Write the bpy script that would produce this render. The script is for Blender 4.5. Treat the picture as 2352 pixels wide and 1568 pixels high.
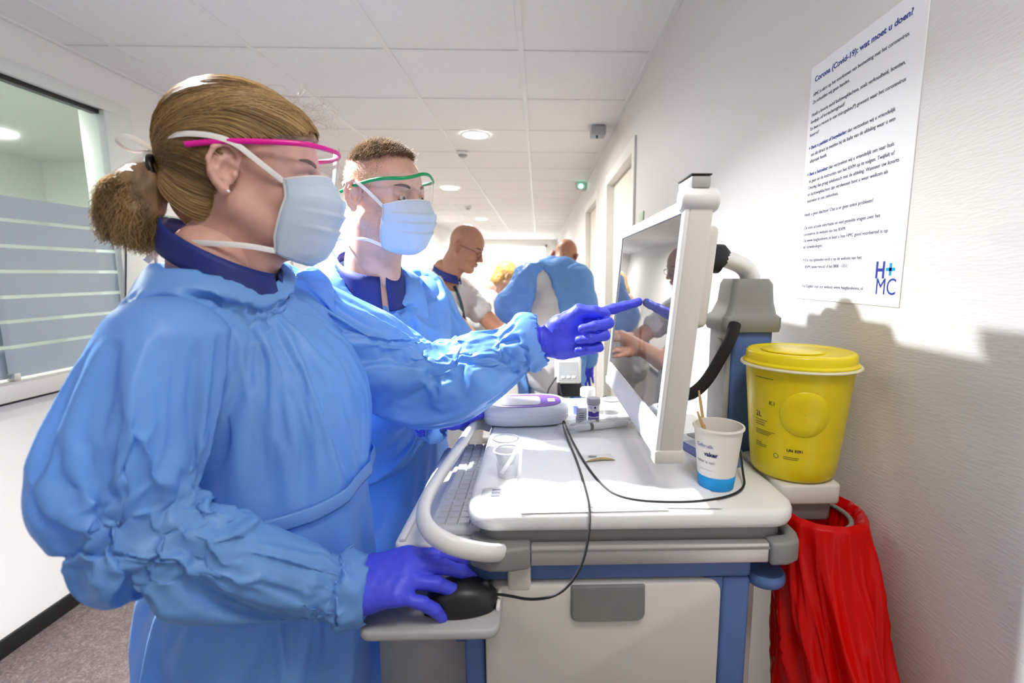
import bpy, bmesh, math, random
import numpy as np
from mathutils import Vector, Matrix
for o in list(bpy.data.objects): bpy.data.objects.remove(o)
SC = bpy.context.scene
COL = SC.collection
R = math.radians
# ------------------------------------------------------------------ camera
F, PX, PY, CZ = 1090.0, 1265.0, 784.0, 1.48          # focal length / principal point in pixels of the 2352x1568 frame
TH, YA = math.atan(154/F), -math.atan(28/F)
cd = bpy.data.cameras.new('camera'); cam = bpy.data.objects.new('camera', cd); COL.objects.link(cam)
cd.sensor_width = 36; cd.lens = 36*F/2352; cd.shift_x = -(PX-1176)/2352; cd.shift_y = 0
cd.clip_start = .02; cd.clip_end = 100
cam.location = (0, 0, CZ); cam.rotation_euler = (math.pi/2-TH, 0, YA)
cd.dof.use_dof = True; cd.dof.focus_distance = .95; cd.dof.aperture_fstop = 3.6
SC.camera = cam
# ------------------------------------------------------------------ world, exposure, lamps
w = bpy.data.worlds.new('world'); SC.world = w; w.use_nodes = True
bg = w.node_tree.nodes['Background']; bg.inputs[0].default_value = (.92, .96, 1, 1); bg.inputs[1].default_value = 4.0
SC.view_settings.view_transform = 'Standard'; SC.view_settings.look = 'None'
SC.view_settings.exposure = 0.3; SC.view_settings.gamma = 1.0; SC.view_settings.use_curve_mapping = False
KEY = (-1.12, 1.30, 2.455)
LAMPS = [  # x, y, watt, colour, radius, spread
    (KEY[0], KEY[1], 88, (.93, .96, 1), .05, 106),
    (-1.03, 5.76, 60, (1, .97, .93), .085, 170),
    (-1.03, 8.9, 90, (1, .98, .95), .085, 170),
    (-1.03, 12.46, 70, (1, .98, .95), .085, 170),
    (.22, -.02, 3.0, (1, .95, .90), .2, 170),  # added soft lamp above the frame, lifts the shade on worktop and gowns
    (-1.2, -.75, 1.2, (1, .92, .85), .085, 170),  # added fill lamp behind the camera, never in view
    (-.45, 3.6, 36, (1, .97, .93), .085, 170),
]
def lamp_light(x, y, z, watt, c, r, spread):
    l = bpy.data.lights.new('downlight_light', 'AREA'); l.shape = 'DISK'; l.size = 2*r
    l.energy = watt; l.color = c; l.spread = R(spread)
    o = bpy.data.objects.new('downlight_light', l); COL.objects.link(o); o.location = (x, y, z)
    return o
# ------------------------------------------------------------------ pixel -> place helpers
_f = np.array([-math.sin(YA)*math.cos(TH), math.cos(YA)*math.cos(TH), -math.sin(TH)])
_r = np.array([math.cos(YA), math.sin(YA), 0]); _u = np.cross(_r, _f); _c = np.array([0, 0, CZ])
def ray(u, v): return _f + _r*(u-PX)/F - _u*(v-PY)/F
def PXx(u, v, x): r = ray(u, v); return _c + r*(x/r[0])
def PXz(u, v, z): r = ray(u, v); return _c + r*((z-CZ)/r[2])
def PXd(u, v, d): return _c + ray(u, v)*d
# ------------------------------------------------------------------ materials
MATS = {}
def M(name, col, rough=.5, metal=0., var=.05, scale=25., bump=0., bscale=300., sss=0., sssr=(.01,.004,.002), trans=0., alpha=1., coat=0., spec=.5, ior=1.45, sheen=0., stretch=None, emit=None):
    if name in MATS: return MATS[name]
    m = bpy.data.materials.new(name); m.use_nodes = True
    nt = m.node_tree; N = nt.nodes; L = nt.links; b = N['Principled BSDF']
    tc = N.new('ShaderNodeTexCoord'); mp = N.new('ShaderNodeMapping'); L.new(tc.outputs['Object'], mp.inputs[0])
    if stretch: mp.inputs['Scale'].default_value = stretch
    nz = N.new('ShaderNodeTexNoise'); nz.inputs['Scale'].default_value = scale; nz.inputs['Detail'].default_value = 5
    L.new(mp.outputs[0], nz.inputs['Vector'])
    rp = N.new('ShaderNodeValToRGB')
    c = np.array(col[:3])
    rp.color_ramp.elements[0].position = .3; rp.color_ramp.elements[1].position = .7
    rp.color_ramp.elements[0].color = (*np.clip(c*(1-var), 0, 1), 1); rp.color_ramp.elements[1].color = (*np.clip(c*(1+var), 0, 1), 1)
    L.new(nz.outputs['Fac'], rp.inputs[0]); L.new(rp.outputs[0], b.inputs['Base Color'])
    b.inputs['Roughness'].default_value = rough; b.inputs['Metallic'].default_value = metal
    b.inputs['IOR'].default_value = ior; b.inputs['Specular IOR Level'].default_value = spec
    if sss: b.inputs['Subsurface Weight'].default_value = sss; b.inputs['Subsurface Radius'].default_value = (1, .45, .25); b.inputs['Subsurface Scale'].default_value = sssr[0]
    if trans: b.inputs['Transmission Weight'].default_value = trans
    if alpha < 1: b.inputs['Alpha'].default_value = alpha
    if coat: b.inputs['Coat Weight'].default_value = coat; b.inputs['Coat Roughness'].default_value = .08
    if sheen: b.inputs['Sheen Weight'].default_value = sheen
    if emit: b.inputs['Emission Color'].default_value = (*emit[0], 1); b.inputs['Emission Strength'].default_value = emit[1]
    if bump:
        n2 = N.new('ShaderNodeTexNoise'); n2.inputs['Scale'].default_value = bscale; n2.inputs['Detail'].default_value = 3
        L.new(mp.outputs[0], n2.inputs['Vector'])
        bp = N.new('ShaderNodeBump'); bp.inputs['Strength'].default_value = bump; bp.inputs['Distance'].default_value = .002
        L.new(n2.outputs['Fac'], bp.inputs['Height']); L.new(bp.outputs[0], b.inputs['Normal'])
    MATS[name] = m
    return m
def translucent(m, w, col):      # thin fabric: part of the light comes through
    nt = m.node_tree; N = nt.nodes; L = nt.links; b = N['Principled BSDF']; out = N['Material Output']
    t = N.new('ShaderNodeBsdfTranslucent'); t.inputs[0].default_value = (*col, 1)
    mx = N.new('ShaderNodeMixShader'); mx.inputs[0].default_value = w
    L.new(b.outputs[0], mx.inputs[1]); L.new(t.outputs[0], mx.inputs[2]); L.new(mx.outputs[0], out.inputs[0])
    return m
def film(name, col, mix, rough=.05):   # thin clear sheet: straight-through light plus a gloss
    if name in MATS: return MATS[name]
    m = bpy.data.materials.new(name); m.use_nodes = True; nt = m.node_tree; N = nt.nodes; L = nt.links
    b = N['Principled BSDF']; out = N['Material Output']
    b.inputs['Base Color'].default_value = (*col, 1); b.inputs['Roughness'].default_value = rough
    tr = N.new('ShaderNodeBsdfTransparent'); lw = N.new('ShaderNodeLayerWeight'); pw = N.new('ShaderNodeMath'); pw.operation = 'POWER'; L.new(lw.outputs['Facing'], pw.inputs[0]); pw.inputs[1].default_value = 5
    fr = N.new('ShaderNodeMath'); fr.operation = 'MULTIPLY_ADD'; L.new(pw.outputs[0], fr.inputs[0]); fr.inputs[1].default_value = .8; fr.inputs[2].default_value = .04
    tr.inputs[0].default_value = (*np.clip(np.array(col)*.1+.9, 0, 1), 1)
    g = N.new('ShaderNodeBsdfGlossy'); g.inputs[1].default_value = rough
    m1 = N.new('ShaderNodeMixShader'); L.new(fr.outputs[0], m1.inputs[0]); L.new(tr.outputs[0], m1.inputs[1]); L.new(g.outputs[0], m1.inputs[2])
    m2 = N.new('ShaderNodeMixShader'); m2.inputs[0].default_value = mix; L.new(m1.outputs[0], m2.inputs[1]); L.new(b.outputs[0], m2.inputs[2])
    L.new(m2.outputs[0], out.inputs[0]); MATS[name] = m
    return m
def hair_mat(name, dark, light, rough=.4):
    m = M(name, dark, rough, var=.1, spec=.55); nt = m.node_tree; N = nt.nodes; L = nt.links; b = N['Principled BSDF']
    at = N.new('ShaderNodeAttribute'); at.attribute_name = 'tone'; rp = N.new('ShaderNodeValToRGB')
    rp.color_ramp.elements[0].color = (*dark, 1); rp.color_ramp.elements[1].color = (*light, 1)
    L.new(at.outputs['Fac'], rp.inputs[0]); L.new(rp.outputs[0], b.inputs['Base Color'])
    return m
# ------------------------------------------------------------------ object helpers
ORG = {}
def tag(o, label=None, cat=None, group=None, kind=None):
    if label: o['label'] = label
    if cat: o['category'] = cat
    if group: o['group'] = group
    if kind: o['kind'] = kind
    return o
def thing(name, loc, label, cat, group=None):
    o = bpy.data.objects.new(name, None); COL.objects.link(o); o.empty_display_size = .05
    o.location = loc; ORG[o.name] = np.array(loc, float)
    return tag(o, label, cat, group)
def link(name, me, mat, parent=None, smooth=None):
    o = bpy.data.objects.new(name, me); COL.objects.link(o)
    if mat is not None and not me.materials:
        for mm in (mat if isinstance(mat, (list, tuple)) else [mat]): me.materials.append(mm)
    if parent is not None:
        o.parent = parent; ORG[o.name] = ORG.get(parent.name, np.zeros(3))
    else: ORG[o.name] = np.zeros(3)
    if smooth: 
        me.shade_smooth()
    return o
class MB:
    """collects geometry in world coordinates; build() links it as one mesh object"""
    def __init__(s): s.v = []; s.f = []; s.mi = []; s.cur = 0
    def add(s, v, f):
        n = len(s.v); s.v += [tuple(map(float, p)) for p in v]; s.f += [tuple(i+n for i in q) for q in f]; s.mi += [s.cur]*len(f); return s
    def box(s, a, b):
        (x0, y0, z0), (x1, y1, z1) = a, b
        return s.add([(x0,y0,z0),(x1,y0,z0),(x1,y1,z0),(x0,y1,z0),(x0,y0,z1),(x1,y0,z1),(x1,y1,z1),(x0,y1,z1)],
                     [(3,2,1,0),(4,5,6,7),(0,1,5,4),(1,2,6,5),(2,3,7,6),(3,0,4,7)])
    def prism(s, pts, d, o=None):
        """polygon pts (3D) swept along vector d"""
        n = len(pts); p = [np.array(q, float) for q in pts]; d = np.array(d, float)
        v = p+[q+d for q in p]
        f = [tuple(range(n))[::-1], tuple(range(n, 2*n))]+[(i, (i+1) % n, n+(i+1) % n, n+i) for i in range(n)]
        return s.add(v, f)
    def rprism(s, x0, y0, x1, y1, z0, z1, r, seg=6, e=.004):
        """rounded rectangle slab with softened rims"""
        def ring(ins, z):
            o = []
            for cx, cy, a0 in ((x1-r, y1-r, 0), (x0+r, y1-r, 90), (x0+r, y0+r, 180), (x1-r, y0+r, 270)):
                for k in range(seg+1):
                    a = R(a0+90*k/seg); o.append((cx+(r-ins)*math.cos(a), cy+(r-ins)*math.sin(a), z))
            return o
        e = min(e, (z1-z0)/2.01, r*.9)
        rs = [ring(e, z0), ring(e*.3, z0+e*.3), ring(0, z0+e), ring(0, z1-e), ring(e*.3, z1-e*.3), ring(e, z1)]
        return s.loft(rs)
    def loft(s, rings, caps=True, closed=True):
        n = len(rings[0]); v = [p for r in rings for p in r]; f = []
        for i in range(len(rings)-1):
            for j in range(n if closed else n-1):
                k = (j+1) % n; f.append((i*n+j, i*n+k, (i+1)*n+k, (i+1)*n+j))
        if caps: f += [tuple(range(n))[::-1], tuple(range((len(rings)-1)*n, len(rings)*n))]
        return s.add(v, f)
    def lathe(s, prof, c=(0,0,0), seg=32, caps=True, axis=None):
        rs = []
        q = Vector((0,0,1)).rotation_difference(Vector(axis)).to_matrix() if axis is not None else Matrix.Identity(3)
        for r, z in prof:
            rs.append([tuple(q @ Vector((r*math.cos(2*math.pi*k/seg), r*math.sin(2*math.pi*k/seg), z))+Vector(c)) for k in range(seg)])
        return s.loft(rs, caps)
    def tube(s, pts, r, seg=8, caps=True, flat=None, upv=None):
        pts = [np.array(p, float) for p in pts]; n = len(pts)
        rr = r if isinstance(r, (list, tuple, np.ndarray)) else [r]*n
        t0 = pts[1]-pts[0]; t0 /= np.linalg.norm(t0)
        a = np.array(upv, float) if upv is not None else (np.array([0,0,1.]) if abs(t0[2]) < .9 else np.array([1.,0,0]))
        rs = []
        for i in range(n):
            t = pts[min(i+1, n-1)]-pts[max(i-1, 0)]; t /= np.linalg.norm(t)+1e-12
            a = a-t*(a@t); a /= np.linalg.norm(a)+1e-12; b = np.cross(t, a)
            fa, fb = flat if flat else (1, 1)
            rs.append([tuple(pts[i]+rr[i]*(fa*a*math.cos(2*math.pi*k/seg)+fb*b*math.sin(2*math.pi*k/seg))) for k in range(seg)])
        return s.loft(rs, caps)
    def grid(s, P):
        P = np.asarray(P); a, b, _ = P.shape
        return s.add(P.reshape(-1, 3), [(i*b+j, i*b+j+1, (i+1)*b+j+1, (i+1)*b+j) for i in range(a-1) for j in range(b-1)])
    def mesh(s, name, org=(0,0,0)):
        me = bpy.data.meshes.new(name)
        o = np.array(org, float); me.from_pydata([tuple(np.array(p)-o) for p in s.v], [], s.f); me.update()
        if any(s.mi): me.polygons.foreach_set('material_index', s.mi)
        return me
    def build(s, name, mat, parent=None, smooth=False, bevel=0, bseg=2, auto=None):
        org = ORG[parent.name] if parent is not None else np.zeros(3)
        me = s.mesh(name, org)
        if bevel:
            bm = bmesh.new(); bm.from_mesh(me); bmesh.ops.remove_doubles(bm, verts=bm.verts, dist=1e-6)
            es = [e for e in bm.edges if len(e.link_faces) == 2 and e.calc_face_angle(0) > .5]
            bmesh.ops.bevel(bm, geom=es, offset=bevel, segments=bseg, profile=.5, affect='EDGES', clamp_overlap=True)
            bm.to_mesh(me); bm.free()
        o = link(name, me, mat, parent)
        if smooth:
            me.shade_smooth()
            if auto or bevel: me.set_sharp_from_angle(angle=R(auto or 40))
        return o
def box(name, a, b, mat, parent=None, bevel=.002):
    return MB().box(a, b).build(name, mat, parent, smooth=bool(bevel), bevel=bevel)
def chaikin(p, n=3, closed=False):
    p = [np.array(q, float) for q in p]
    for _ in range(n):
        o = [] if closed else [p[0]]
        m = len(p)
        for i in range(m if closed else m-1):
            a, b = p[i], p[(i+1) % m]; o += [a*.75+b*.25, a*.25+b*.75]
        if not closed: o.append(p[-1])
        p = o
    return p
def text_mesh(body, size, bold=0., shear=0., width=None, align='LEFT', extrude=.00015):
    cu = bpy.data.curves.new('lettering', 'FONT'); cu.body = body; cu.size = size; cu.offset = bold; cu.shear = shear
    cu.extrude = extrude; cu.align_x = align; cu.resolution_u = 3
    o = bpy.data.objects.new('lettering', cu); COL.objects.link(o)
    dg = bpy.context.evaluated_depsgraph_get(); me = bpy.data.meshes.new_from_object(o.evaluated_get(dg))
    bpy.data.objects.remove(o); bpy.data.curves.remove(cu)
    co = np.empty(len(me.vertices)*3); me.vertices.foreach_get('co', co); co = co.reshape(-1, 3)
    if width and len(co): co[:, 0] *= width/(co[:, 0].max()-min(0, co[:, 0].min()))
    return me, co
def lettering(name, body, size, org, right, up, mat, parent, bold=0., width=None, warp=None, shear=0., align='LEFT'):
    me, co = text_mesh(body, size, bold, shear, width, align)
    right = np.array(right, float); up = np.array(up, float); nrm = np.cross(right, up)
    if warp: P = np.array([warp(*c) for c in co])
    else: P = np.array(org)+co[:, :1]*right+co[:, 1:2]*up+co[:, 2:3]*nrm
    P = P-ORG[parent.name]
    me.vertices.foreach_set('co', P.ravel()); me.update(); me.materials.clear()
    return link(name, me, mat, parent)
def setme(me, P): me.vertices.foreach_set('co', np.asarray(P, float).ravel()); me.update()
# ------------------------------------------------------------------ palette
m_wallp = M('wall_paint', (.70, .675, .645), .55, bump=.25, bscale=160, stretch=(1, .35, 2.2), var=.015, scale=3)
m_wall = M('wall_smooth', (.80, .775, .735), .6, var=.02, scale=2, bump=.05, bscale=200)
m_ceil = M('ceiling_board', (.84, .82, .80), .85, var=.02, scale=60, bump=.2, bscale=500)
m_bar = M('ceiling_bar_paint', (.80, .78, .76), .45, var=.02)
m_black = M('black_plastic', (.012, .012, .014), .4, var=.2, bump=.05)
m_rubber = M('black_rubber', (.01, .01, .011), .55, var=.2)
m_white = M('white_plastic', (.78, .775, .76), .35, var=.02, bump=.03, bscale=600)
m_cream = M('cream_plastic', (.66, .63, .58), .4, var=.02, bump=.04, bscale=600)
m_grey = M('grey_plastic', (.24, .235, .225), .5, var=.04, bump=.1, bscale=900)
m_lgrey = M('light_grey_plastic', (.42, .42, .41), .5, var=.03, bump=.05, bscale=700)
m_blue = M('blue_plastic', (.085, .16, .38), .45, var=.04, bump=.06, bscale=800)
m_alu = M('brushed_aluminium', (.62, .60, .58), .38, .7, var=.05, scale=40, stretch=(2, 60, 60))
m_paper = M('paper', (.86, .86, .87), .7, var=.01)
m_ink = M('dark_ink', (.03, .035, .09), .7, var=.1)
m_inkb = M('blue_ink', (.012, .03, .28), .6, var=.1)
m_inkc = M('cyan_ink', (.0, .28, .62), .6, var=.1)
m_link = M('grey_ink', (.16, .17, .22), .7, var=.1)
m_lamp = M('lamp_diffuser', (1, 1, 1), .4, emit=((1, .98, .95), 14))
m_glass = film('window_glass', (.75, .88, .84), .06)
m_frost = film('frosted_film', (.40, .46, .52), .72, .3)
# ================================================================== the corridor
CH = 2.475; XL, XR = -2.1, .53; YB, YE = -1.6, 13.6
def struct(o): o['kind'] = 'structure'; return o
m_floor = M('floor_linoleum', (.115, .088, .078), .42, var=.0, bump=.03, bscale=90)
def floor_mat(m):
    nt = m.node_tree; N = nt.nodes; L = nt.links; b = N['Principled BSDF']
    tc = N.new('ShaderNodeTexCoord')
    n1 = N.new('ShaderNodeTexNoise'); n1.inputs['Scale'].default_value = 42; n1.inputs['Detail'].default_value = 7; n1.inputs['Distortion'].default_value = 2.2; n1.inputs['Roughness'].default_value = .7
    L.new(tc.outputs['Object'], n1.inputs['Vector'])
    rp = N.new('ShaderNodeValToRGB'); e = rp.color_ramp.elements
    e[0].position = .3; e[0].color = (.05, .036, .033, 1); e[1].position = .72; e[1].color = (.20, .165, .155, 1)
    k = e.new(.5); k.color = (.095, .073, .068, 1)
    L.new(n1.outputs['Fac'], rp.inputs[0]); L.new(rp.outputs[0], b.inputs['Base Color'])
floor_mat(m_floor)
struct(box('floor', (XL-3, YB-.1, -.1), (XR+1.2, YE+.1, 0), m_floor, bevel=0))
# walls
WY0, WY1, WZ0, WZ1 = 1.10, 2.63, 1.0, 2.32          # hatch window opening in the left wall
wl = MB().box((XL-.1, YB, 0), (XL, WY0, CH)).box((XL-.1, WY1, 0), (XL, YE, CH)).box((XL-.1, WY0, 0), (XL, WY1, WZ0)).box((XL-.1, WY0, WZ1), (XL, WY1, CH))
struct(wl.build('wall_left', m_wall))
D1, D2, DH = 2.72, 3.72, 2.16                        # first door recess in the right wall
E1, E2 = 4.35, 5.35
wr = MB()
for y0, y1 in ((YB, D1), (D2, E1), (E2, YE)): wr.box((XR, y0, 0), (XR+.12, y1, CH))
for y0, y1 in ((D1, D2), (E1, E2)): wr.box((XR, y0, DH), (XR+.12, y1, CH))
struct(wr.build('wall_right', m_wallp))
struct(box('wall_back', (XL-.1, YB-.1, 0), (XR+.12, YB, CH), m_wall, bevel=0))
ew = MB().box((XL-.1, YE, 0), (-1.75, YE+.1, CH)).box((.25, YE, 0), (XR+.12, YE+.1, CH)).box((-1.75, YE, 2.3), (.25, YE+.1, CH)).box((-1.75, YE, 0), (.25, YE+.1, .12))
struct(ew.build('wall_end', m_wall))
m_frame = M('white_frame_paint', (.80, .79, .74), .4, var=.02)
wf = MB().box((-1.75, YE-.02, .12), (-1.69, YE+.08, 2.3)).box((.19, YE-.02, .12), (.25, YE+.08, 2.3)).box((-1.75, YE-.02, 2.24), (.25, YE+.08, 2.3)).box((-1.75, YE-.02, .12), (.25, YE+.08, .2)).box((-.80, YE-.02, .2), (-.70, YE+.08, 2.24)).box((-1.69, YE-.01, 1.0), (.19, YE+.07, 1.06))
wo = struct(wf.build('window_2', m_frame, bevel=.004))
for x0, x1 in ((-1.69, -.80), (-.70, .19)):
    for z0, z1 in ((.2, 1.0), (1.06, 2.24)):
        box('pane', (x0, YE+.02, z0), (x1, YE+.028, z1), m_glass, wo, bevel=0)
# doors in the right wall
def door(n, y0, y1):
    d = MB().box((XR-.012, y0-.06, 0), (XR+.1, y0+.012, DH+.06)).box((XR-.012, y1-.012, 0), (XR+.1, y1+.06, DH+.06)).box((XR-.012, y0+.012, DH-.012), (XR+.1, y1-.012, DH+.06))
    o = struct(d.build('door_%d' % n, m_frame))
    box('door_leaf', (XR+.045, y0+.014, .006), (XR+.09, y1-.014, DH-.014), M('door_laminate', (.74, .70, .60), .4, var=.02), o, .002)
    h = MB().tube(chaikin([(XR+.045, y1-.09, 1.05), (XR-.01, y1-.09, 1.05), (XR-.012, y1-.20, 1.05)], 2), .009, 10)
    h.build('door_handle', M('satin_steel', (.6, .6, .6), .3, .9), o, smooth=True, auto=40)
door(1, D1, D2); door(2, E1, E2)
# ceiling: grid bars and single tiles
cl = struct(box('ceiling', (XL-.1, YB-.1, CH+.03), (XR+.12, YE+.1, CH+.1), m_ceil, bevel=0))
gx = [XL+.001, -1.875, -1.275, -.675, -.075, XR-.006]; gy = [2.31+.6*k for k in range(-7, 20)]
tile_cache = {}
def tile(x0, x1, y0, y1):
    k = (round(x1-x0, 3), round(y1-y0, 3))
    if k not in tile_cache:
        a, b = k[0]/2-.011, k[1]/2-.011
        tile_cache[k] = MB().add([(-a,-b,.004),(a,-b,.004),(a,b,.004),(-a,b,.004),(-a-.006,-b-.006,.012),(a+.006,-b-.006,.012),(a+.006,b+.006,.012),(-a-.006,b+.006,.012),(-a-.006,-b-.006,.024),(a+.006,-b-.006,.024),(a+.006,b+.006,.024),(-a-.006,b+.006,.024)],
            [(0,3,2,1),(0,1,5,4),(1,2,6,5),(2,3,7,6),(3,0,4,7),(4,5,9,8),(5,6,10,9),(6,7,11,10),(7,4,8,11),(8,9,10,11)]).mesh('ceiling_tile')
        tile_cache[k].materials.append(m_ceil)
    o = link('ceiling_tile', tile_cache[k], None, cl); o.location = ((x0+x1)/2, (y0+y1)/2, CH)
for i in range(len(gx)-1):
    ys = [YB]+[y for y in gy if YB < y < YE]+[YE]
    for j in range(len(ys)-1):
        if ys[j+1]-ys[j] > .05: tile(gx[i], gx[i+1], ys[j], ys[j+1])
for x in gx[1:-1]: box('ceiling_bar', (x-.012, YB, CH), (x+.012, YE, CH+.028), m_bar, cl, bevel=0)
for y in gy:
    if YB < y < YE: box('ceiling_bar', (XL, y-.009, CH+.001), (XR, y+.009, CH+.028), m_bar, cl, bevel=0)
struct(box('trim_1', (XR-.022, YB, CH-.006), (XR-.0005, YE, CH+.006), m_bar, bevel=0))
struct(box('trim_2', (XL+.0005, YB, CH-.006), (XL+.022, YE, CH+.006), m_bar, bevel=0))
m_skirt = M('black_skirting', (.008, .008, .008), .45, var=.2)
struct(box('baseboard_left', (XL+.0005, YB, .0005), (XL+.014, YE, .072), m_skirt, bevel=.002))
for k, (y0, y1) in enumerate(((YB, D1-.062), (D2+.062, E1-.062), (E2+.062, YE))):
    struct(box('baseboard_right' + ('' if k == 0 else '_%d' % (k+1)), (XR-.014, y0, .0005), (XR-.0005, y1, .072), m_skirt, bevel=.002))
# hatch window with frosted bands, and the office behind it
m_wframe = M('hatch_frame_paint', (.74, .77, .70), .45, var=.02)
fw = MB().box((XL-.11, WY0-.02, WZ1-.055), (XL+.012, WY1, WZ1)).box((XL-.11, WY1-.16, WZ0), (XL+.012, WY1, WZ1-.055)).box((XL-.11, WY0-.02, WZ0+.03), (XL+.012, WY0+.05, WZ1-.055))
win = struct(fw.build('window_1', m_wframe, smooth=True, bevel=.003))
box('window_sill', (XL-.12, WY0-.05, WZ0-.012), (XL+.05, WY1+.02, WZ0+.055), m_cream, win, .005)
box('sill_trim', (XL+.0005, WY0-.05, WZ0-.03), (XL+.006, WY1+.02, WZ0-.014), m_rubber, win, .001)
box('rail', (XL-.05, WY0+.05, WZ1-.075), (XL-.01, WY1-.16, WZ1-.056), m_rubber, win, .002)
GY = 1.93
for k, (y0, y1, x) in enumerate(((WY0+.05, GY+.02, XL-.035), (GY-.02, WY1-.161, XL-.022))):
    box('pane', (x-.004, y0, WZ0+.056), (x+.004, y1, WZ1-.076), m_glass, win, 0)
    zz = [WZ0+.058, 1.19, 1.292, 1.39, 1.492, 1.592, 1.695, 1.79]
    for a, b in zip(zz[:-1], zz[1:]):
        box('frosted_band', (x+.0045, y0+.002, a+.007), (x+.0055, y1-.002, b-.007 if b < 1.78 else b), m_frost, win, 0)
box('clamp', (XL-.03, GY-.012, WZ0+.056), (XL+.0, GY+.012, WZ0+.085), m_alu, win, .002)
m_off = M('office_wall', (.70, .74, .68), .7, var=.02)
struct(MB().box((XL-2.4, .2, 0), (XL-2.3, 4.6, CH)).box((XL-2.3, 4.5, 0), (XL-.1, 4.6, CH)).box((XL-2.3, .1, 0), (XL-.1, .2, CH)).box((XL-2.4, .1, CH), (XL-.1, 4.6, CH+.1)).build('wall_office', m_off))
# lamps: recessed downlights, two of them added for fill
for i, (x, y, wt, c, r, sp) in enumerate(LAMPS):
    t = thing('ceiling_lamp', (x, y, CH), ['round recessed ceiling downlight over the masked pair', 'round recessed ceiling lamp above the corridor, left of the middle', 'round recessed ceiling lamp farther down the corridor', 'round recessed ceiling lamp nearest the end window', 'large round ceiling lamp added as fill before the cart', 'round ceiling lamp added as fill near the back wall on the hatch side', 'round recessed ceiling downlight before the first door'][i], 'lamp', 'recessed lamps in the corridor ceiling')
    MB().lathe([(r+.022, -.001), (r+.02, -.006), (r+.004, -.008), (r, -.002)], (x, y, CH), 40, caps=False).build('rim', m_white, t, smooth=True)
    MB().lathe([(r+.002, -.0035), (r*.6, -.0045), (.001, -.005)], (x, y, CH), 40, caps=False).build('diffuser', m_lamp, t, smooth=True)
    ll = lamp_light(x, y, CH-.012, wt, c, r, sp)
    if i == 0: ll.rotation_euler = Vector((-(-.50-x), -(1.12-y), CH-.2)).to_track_quat('Z', 'Y').to_euler()      # gimbal spot turned to the cart
ol = thing('ceiling_lamp', (XL-1.2, 2.2, CH), 'square office ceiling light behind the glass hatch', 'lamp')
box('diffuser', (XL-1.5, 1.9, CH-.012), (XL-.9, 2.5, CH-.0005), M('office_lamp', (1, 1, 1), .5, emit=((.95, 1, .95), 55)), ol, .002)
# ================================================================== computer cart
T = 1.15
cart = thing('medical_cart', (.13, .93, 0), 'white and blue medical computer cart with grey trim beside the right wall', 'cart')
MB().rprism(-.105, .62, .375, 1.25, T-.028, T, .045, 8, .009).build('worktop', m_white, cart, smooth=True, auto=50)
bc = MB().rprism(-.088, .668, -.056, .704, T, T+.0006, .008, 3, .0002).build('barcode_label', M('sticker_grey', (.45, .46, .47), .6), cart)
for k, (a, w_) in enumerate(((0, .003), (.005, .0015), (.0085, .003), (.0135, .0015), (.017, .0025))):
    box('bar', (-.0725+a*.0, .6735+a*1.25, T+.0006), (-.0595, .6735+a*1.25+w_, T+.0009), m_ink, bc, 0)
MB().rprism(-.09, .634, .362, 1.235, 1.094, T-.0285, .04, 6, .003).build('under_tray', m_grey, cart, smooth=True, auto=50)
MB().box((-.012, .6165, 1.074), (.326, .63, 1.1035)).build('front_rail', m_alu, cart, smooth=True, bevel=.002)
MB().box((-.012, .6148, 1.0955), (.326, .6163, 1.0985)).build('rail_groove', m_grey, cart)
# grey bumper corners
def bumper(pts, name='bumper'):
    b = MB(); b.loft([[(*p, z) for p in pts] for z in (1.071, 1.105)]); b.build(name, m_grey, cart, smooth=True, bevel=.005, bseg=3)
bumper([tuple(p[:2]) for p in [(.327, .612), (.352, .612), (.372, .622), (.38, .645), (.38, .70), (.36, .70), (.36, .64), (.327, .637)]])
bumper([tuple(p[:2]) for p in [(-.0125, .6125), (-.0125, .637), (-.06, .637), (-.075, .66), (-.10, .66), (-.098, .622), (-.07, .606), (-.04, .606)]])
box('rear_bumper', (-.1, 1.236, 1.071), (.37, 1.26, 1.105), m_grey, cart, .006)
# body, frame and drawers
box('body', (-.078, .70, .30), (.345, 1.2, 1.093), m_cream, cart, .006)
fr = MB()
fr.box((-.105, .636, 1.038), (.312, .70, 1.0735))
def post(x0, x1):
    fr.box((x0, .636, .26), (x1, .70, 1.0375))
post(.27, .312); post(-.112, -.082)
fr.build('frame', m_blue, cart, smooth=True, bevel=.006, bseg=3)
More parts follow.
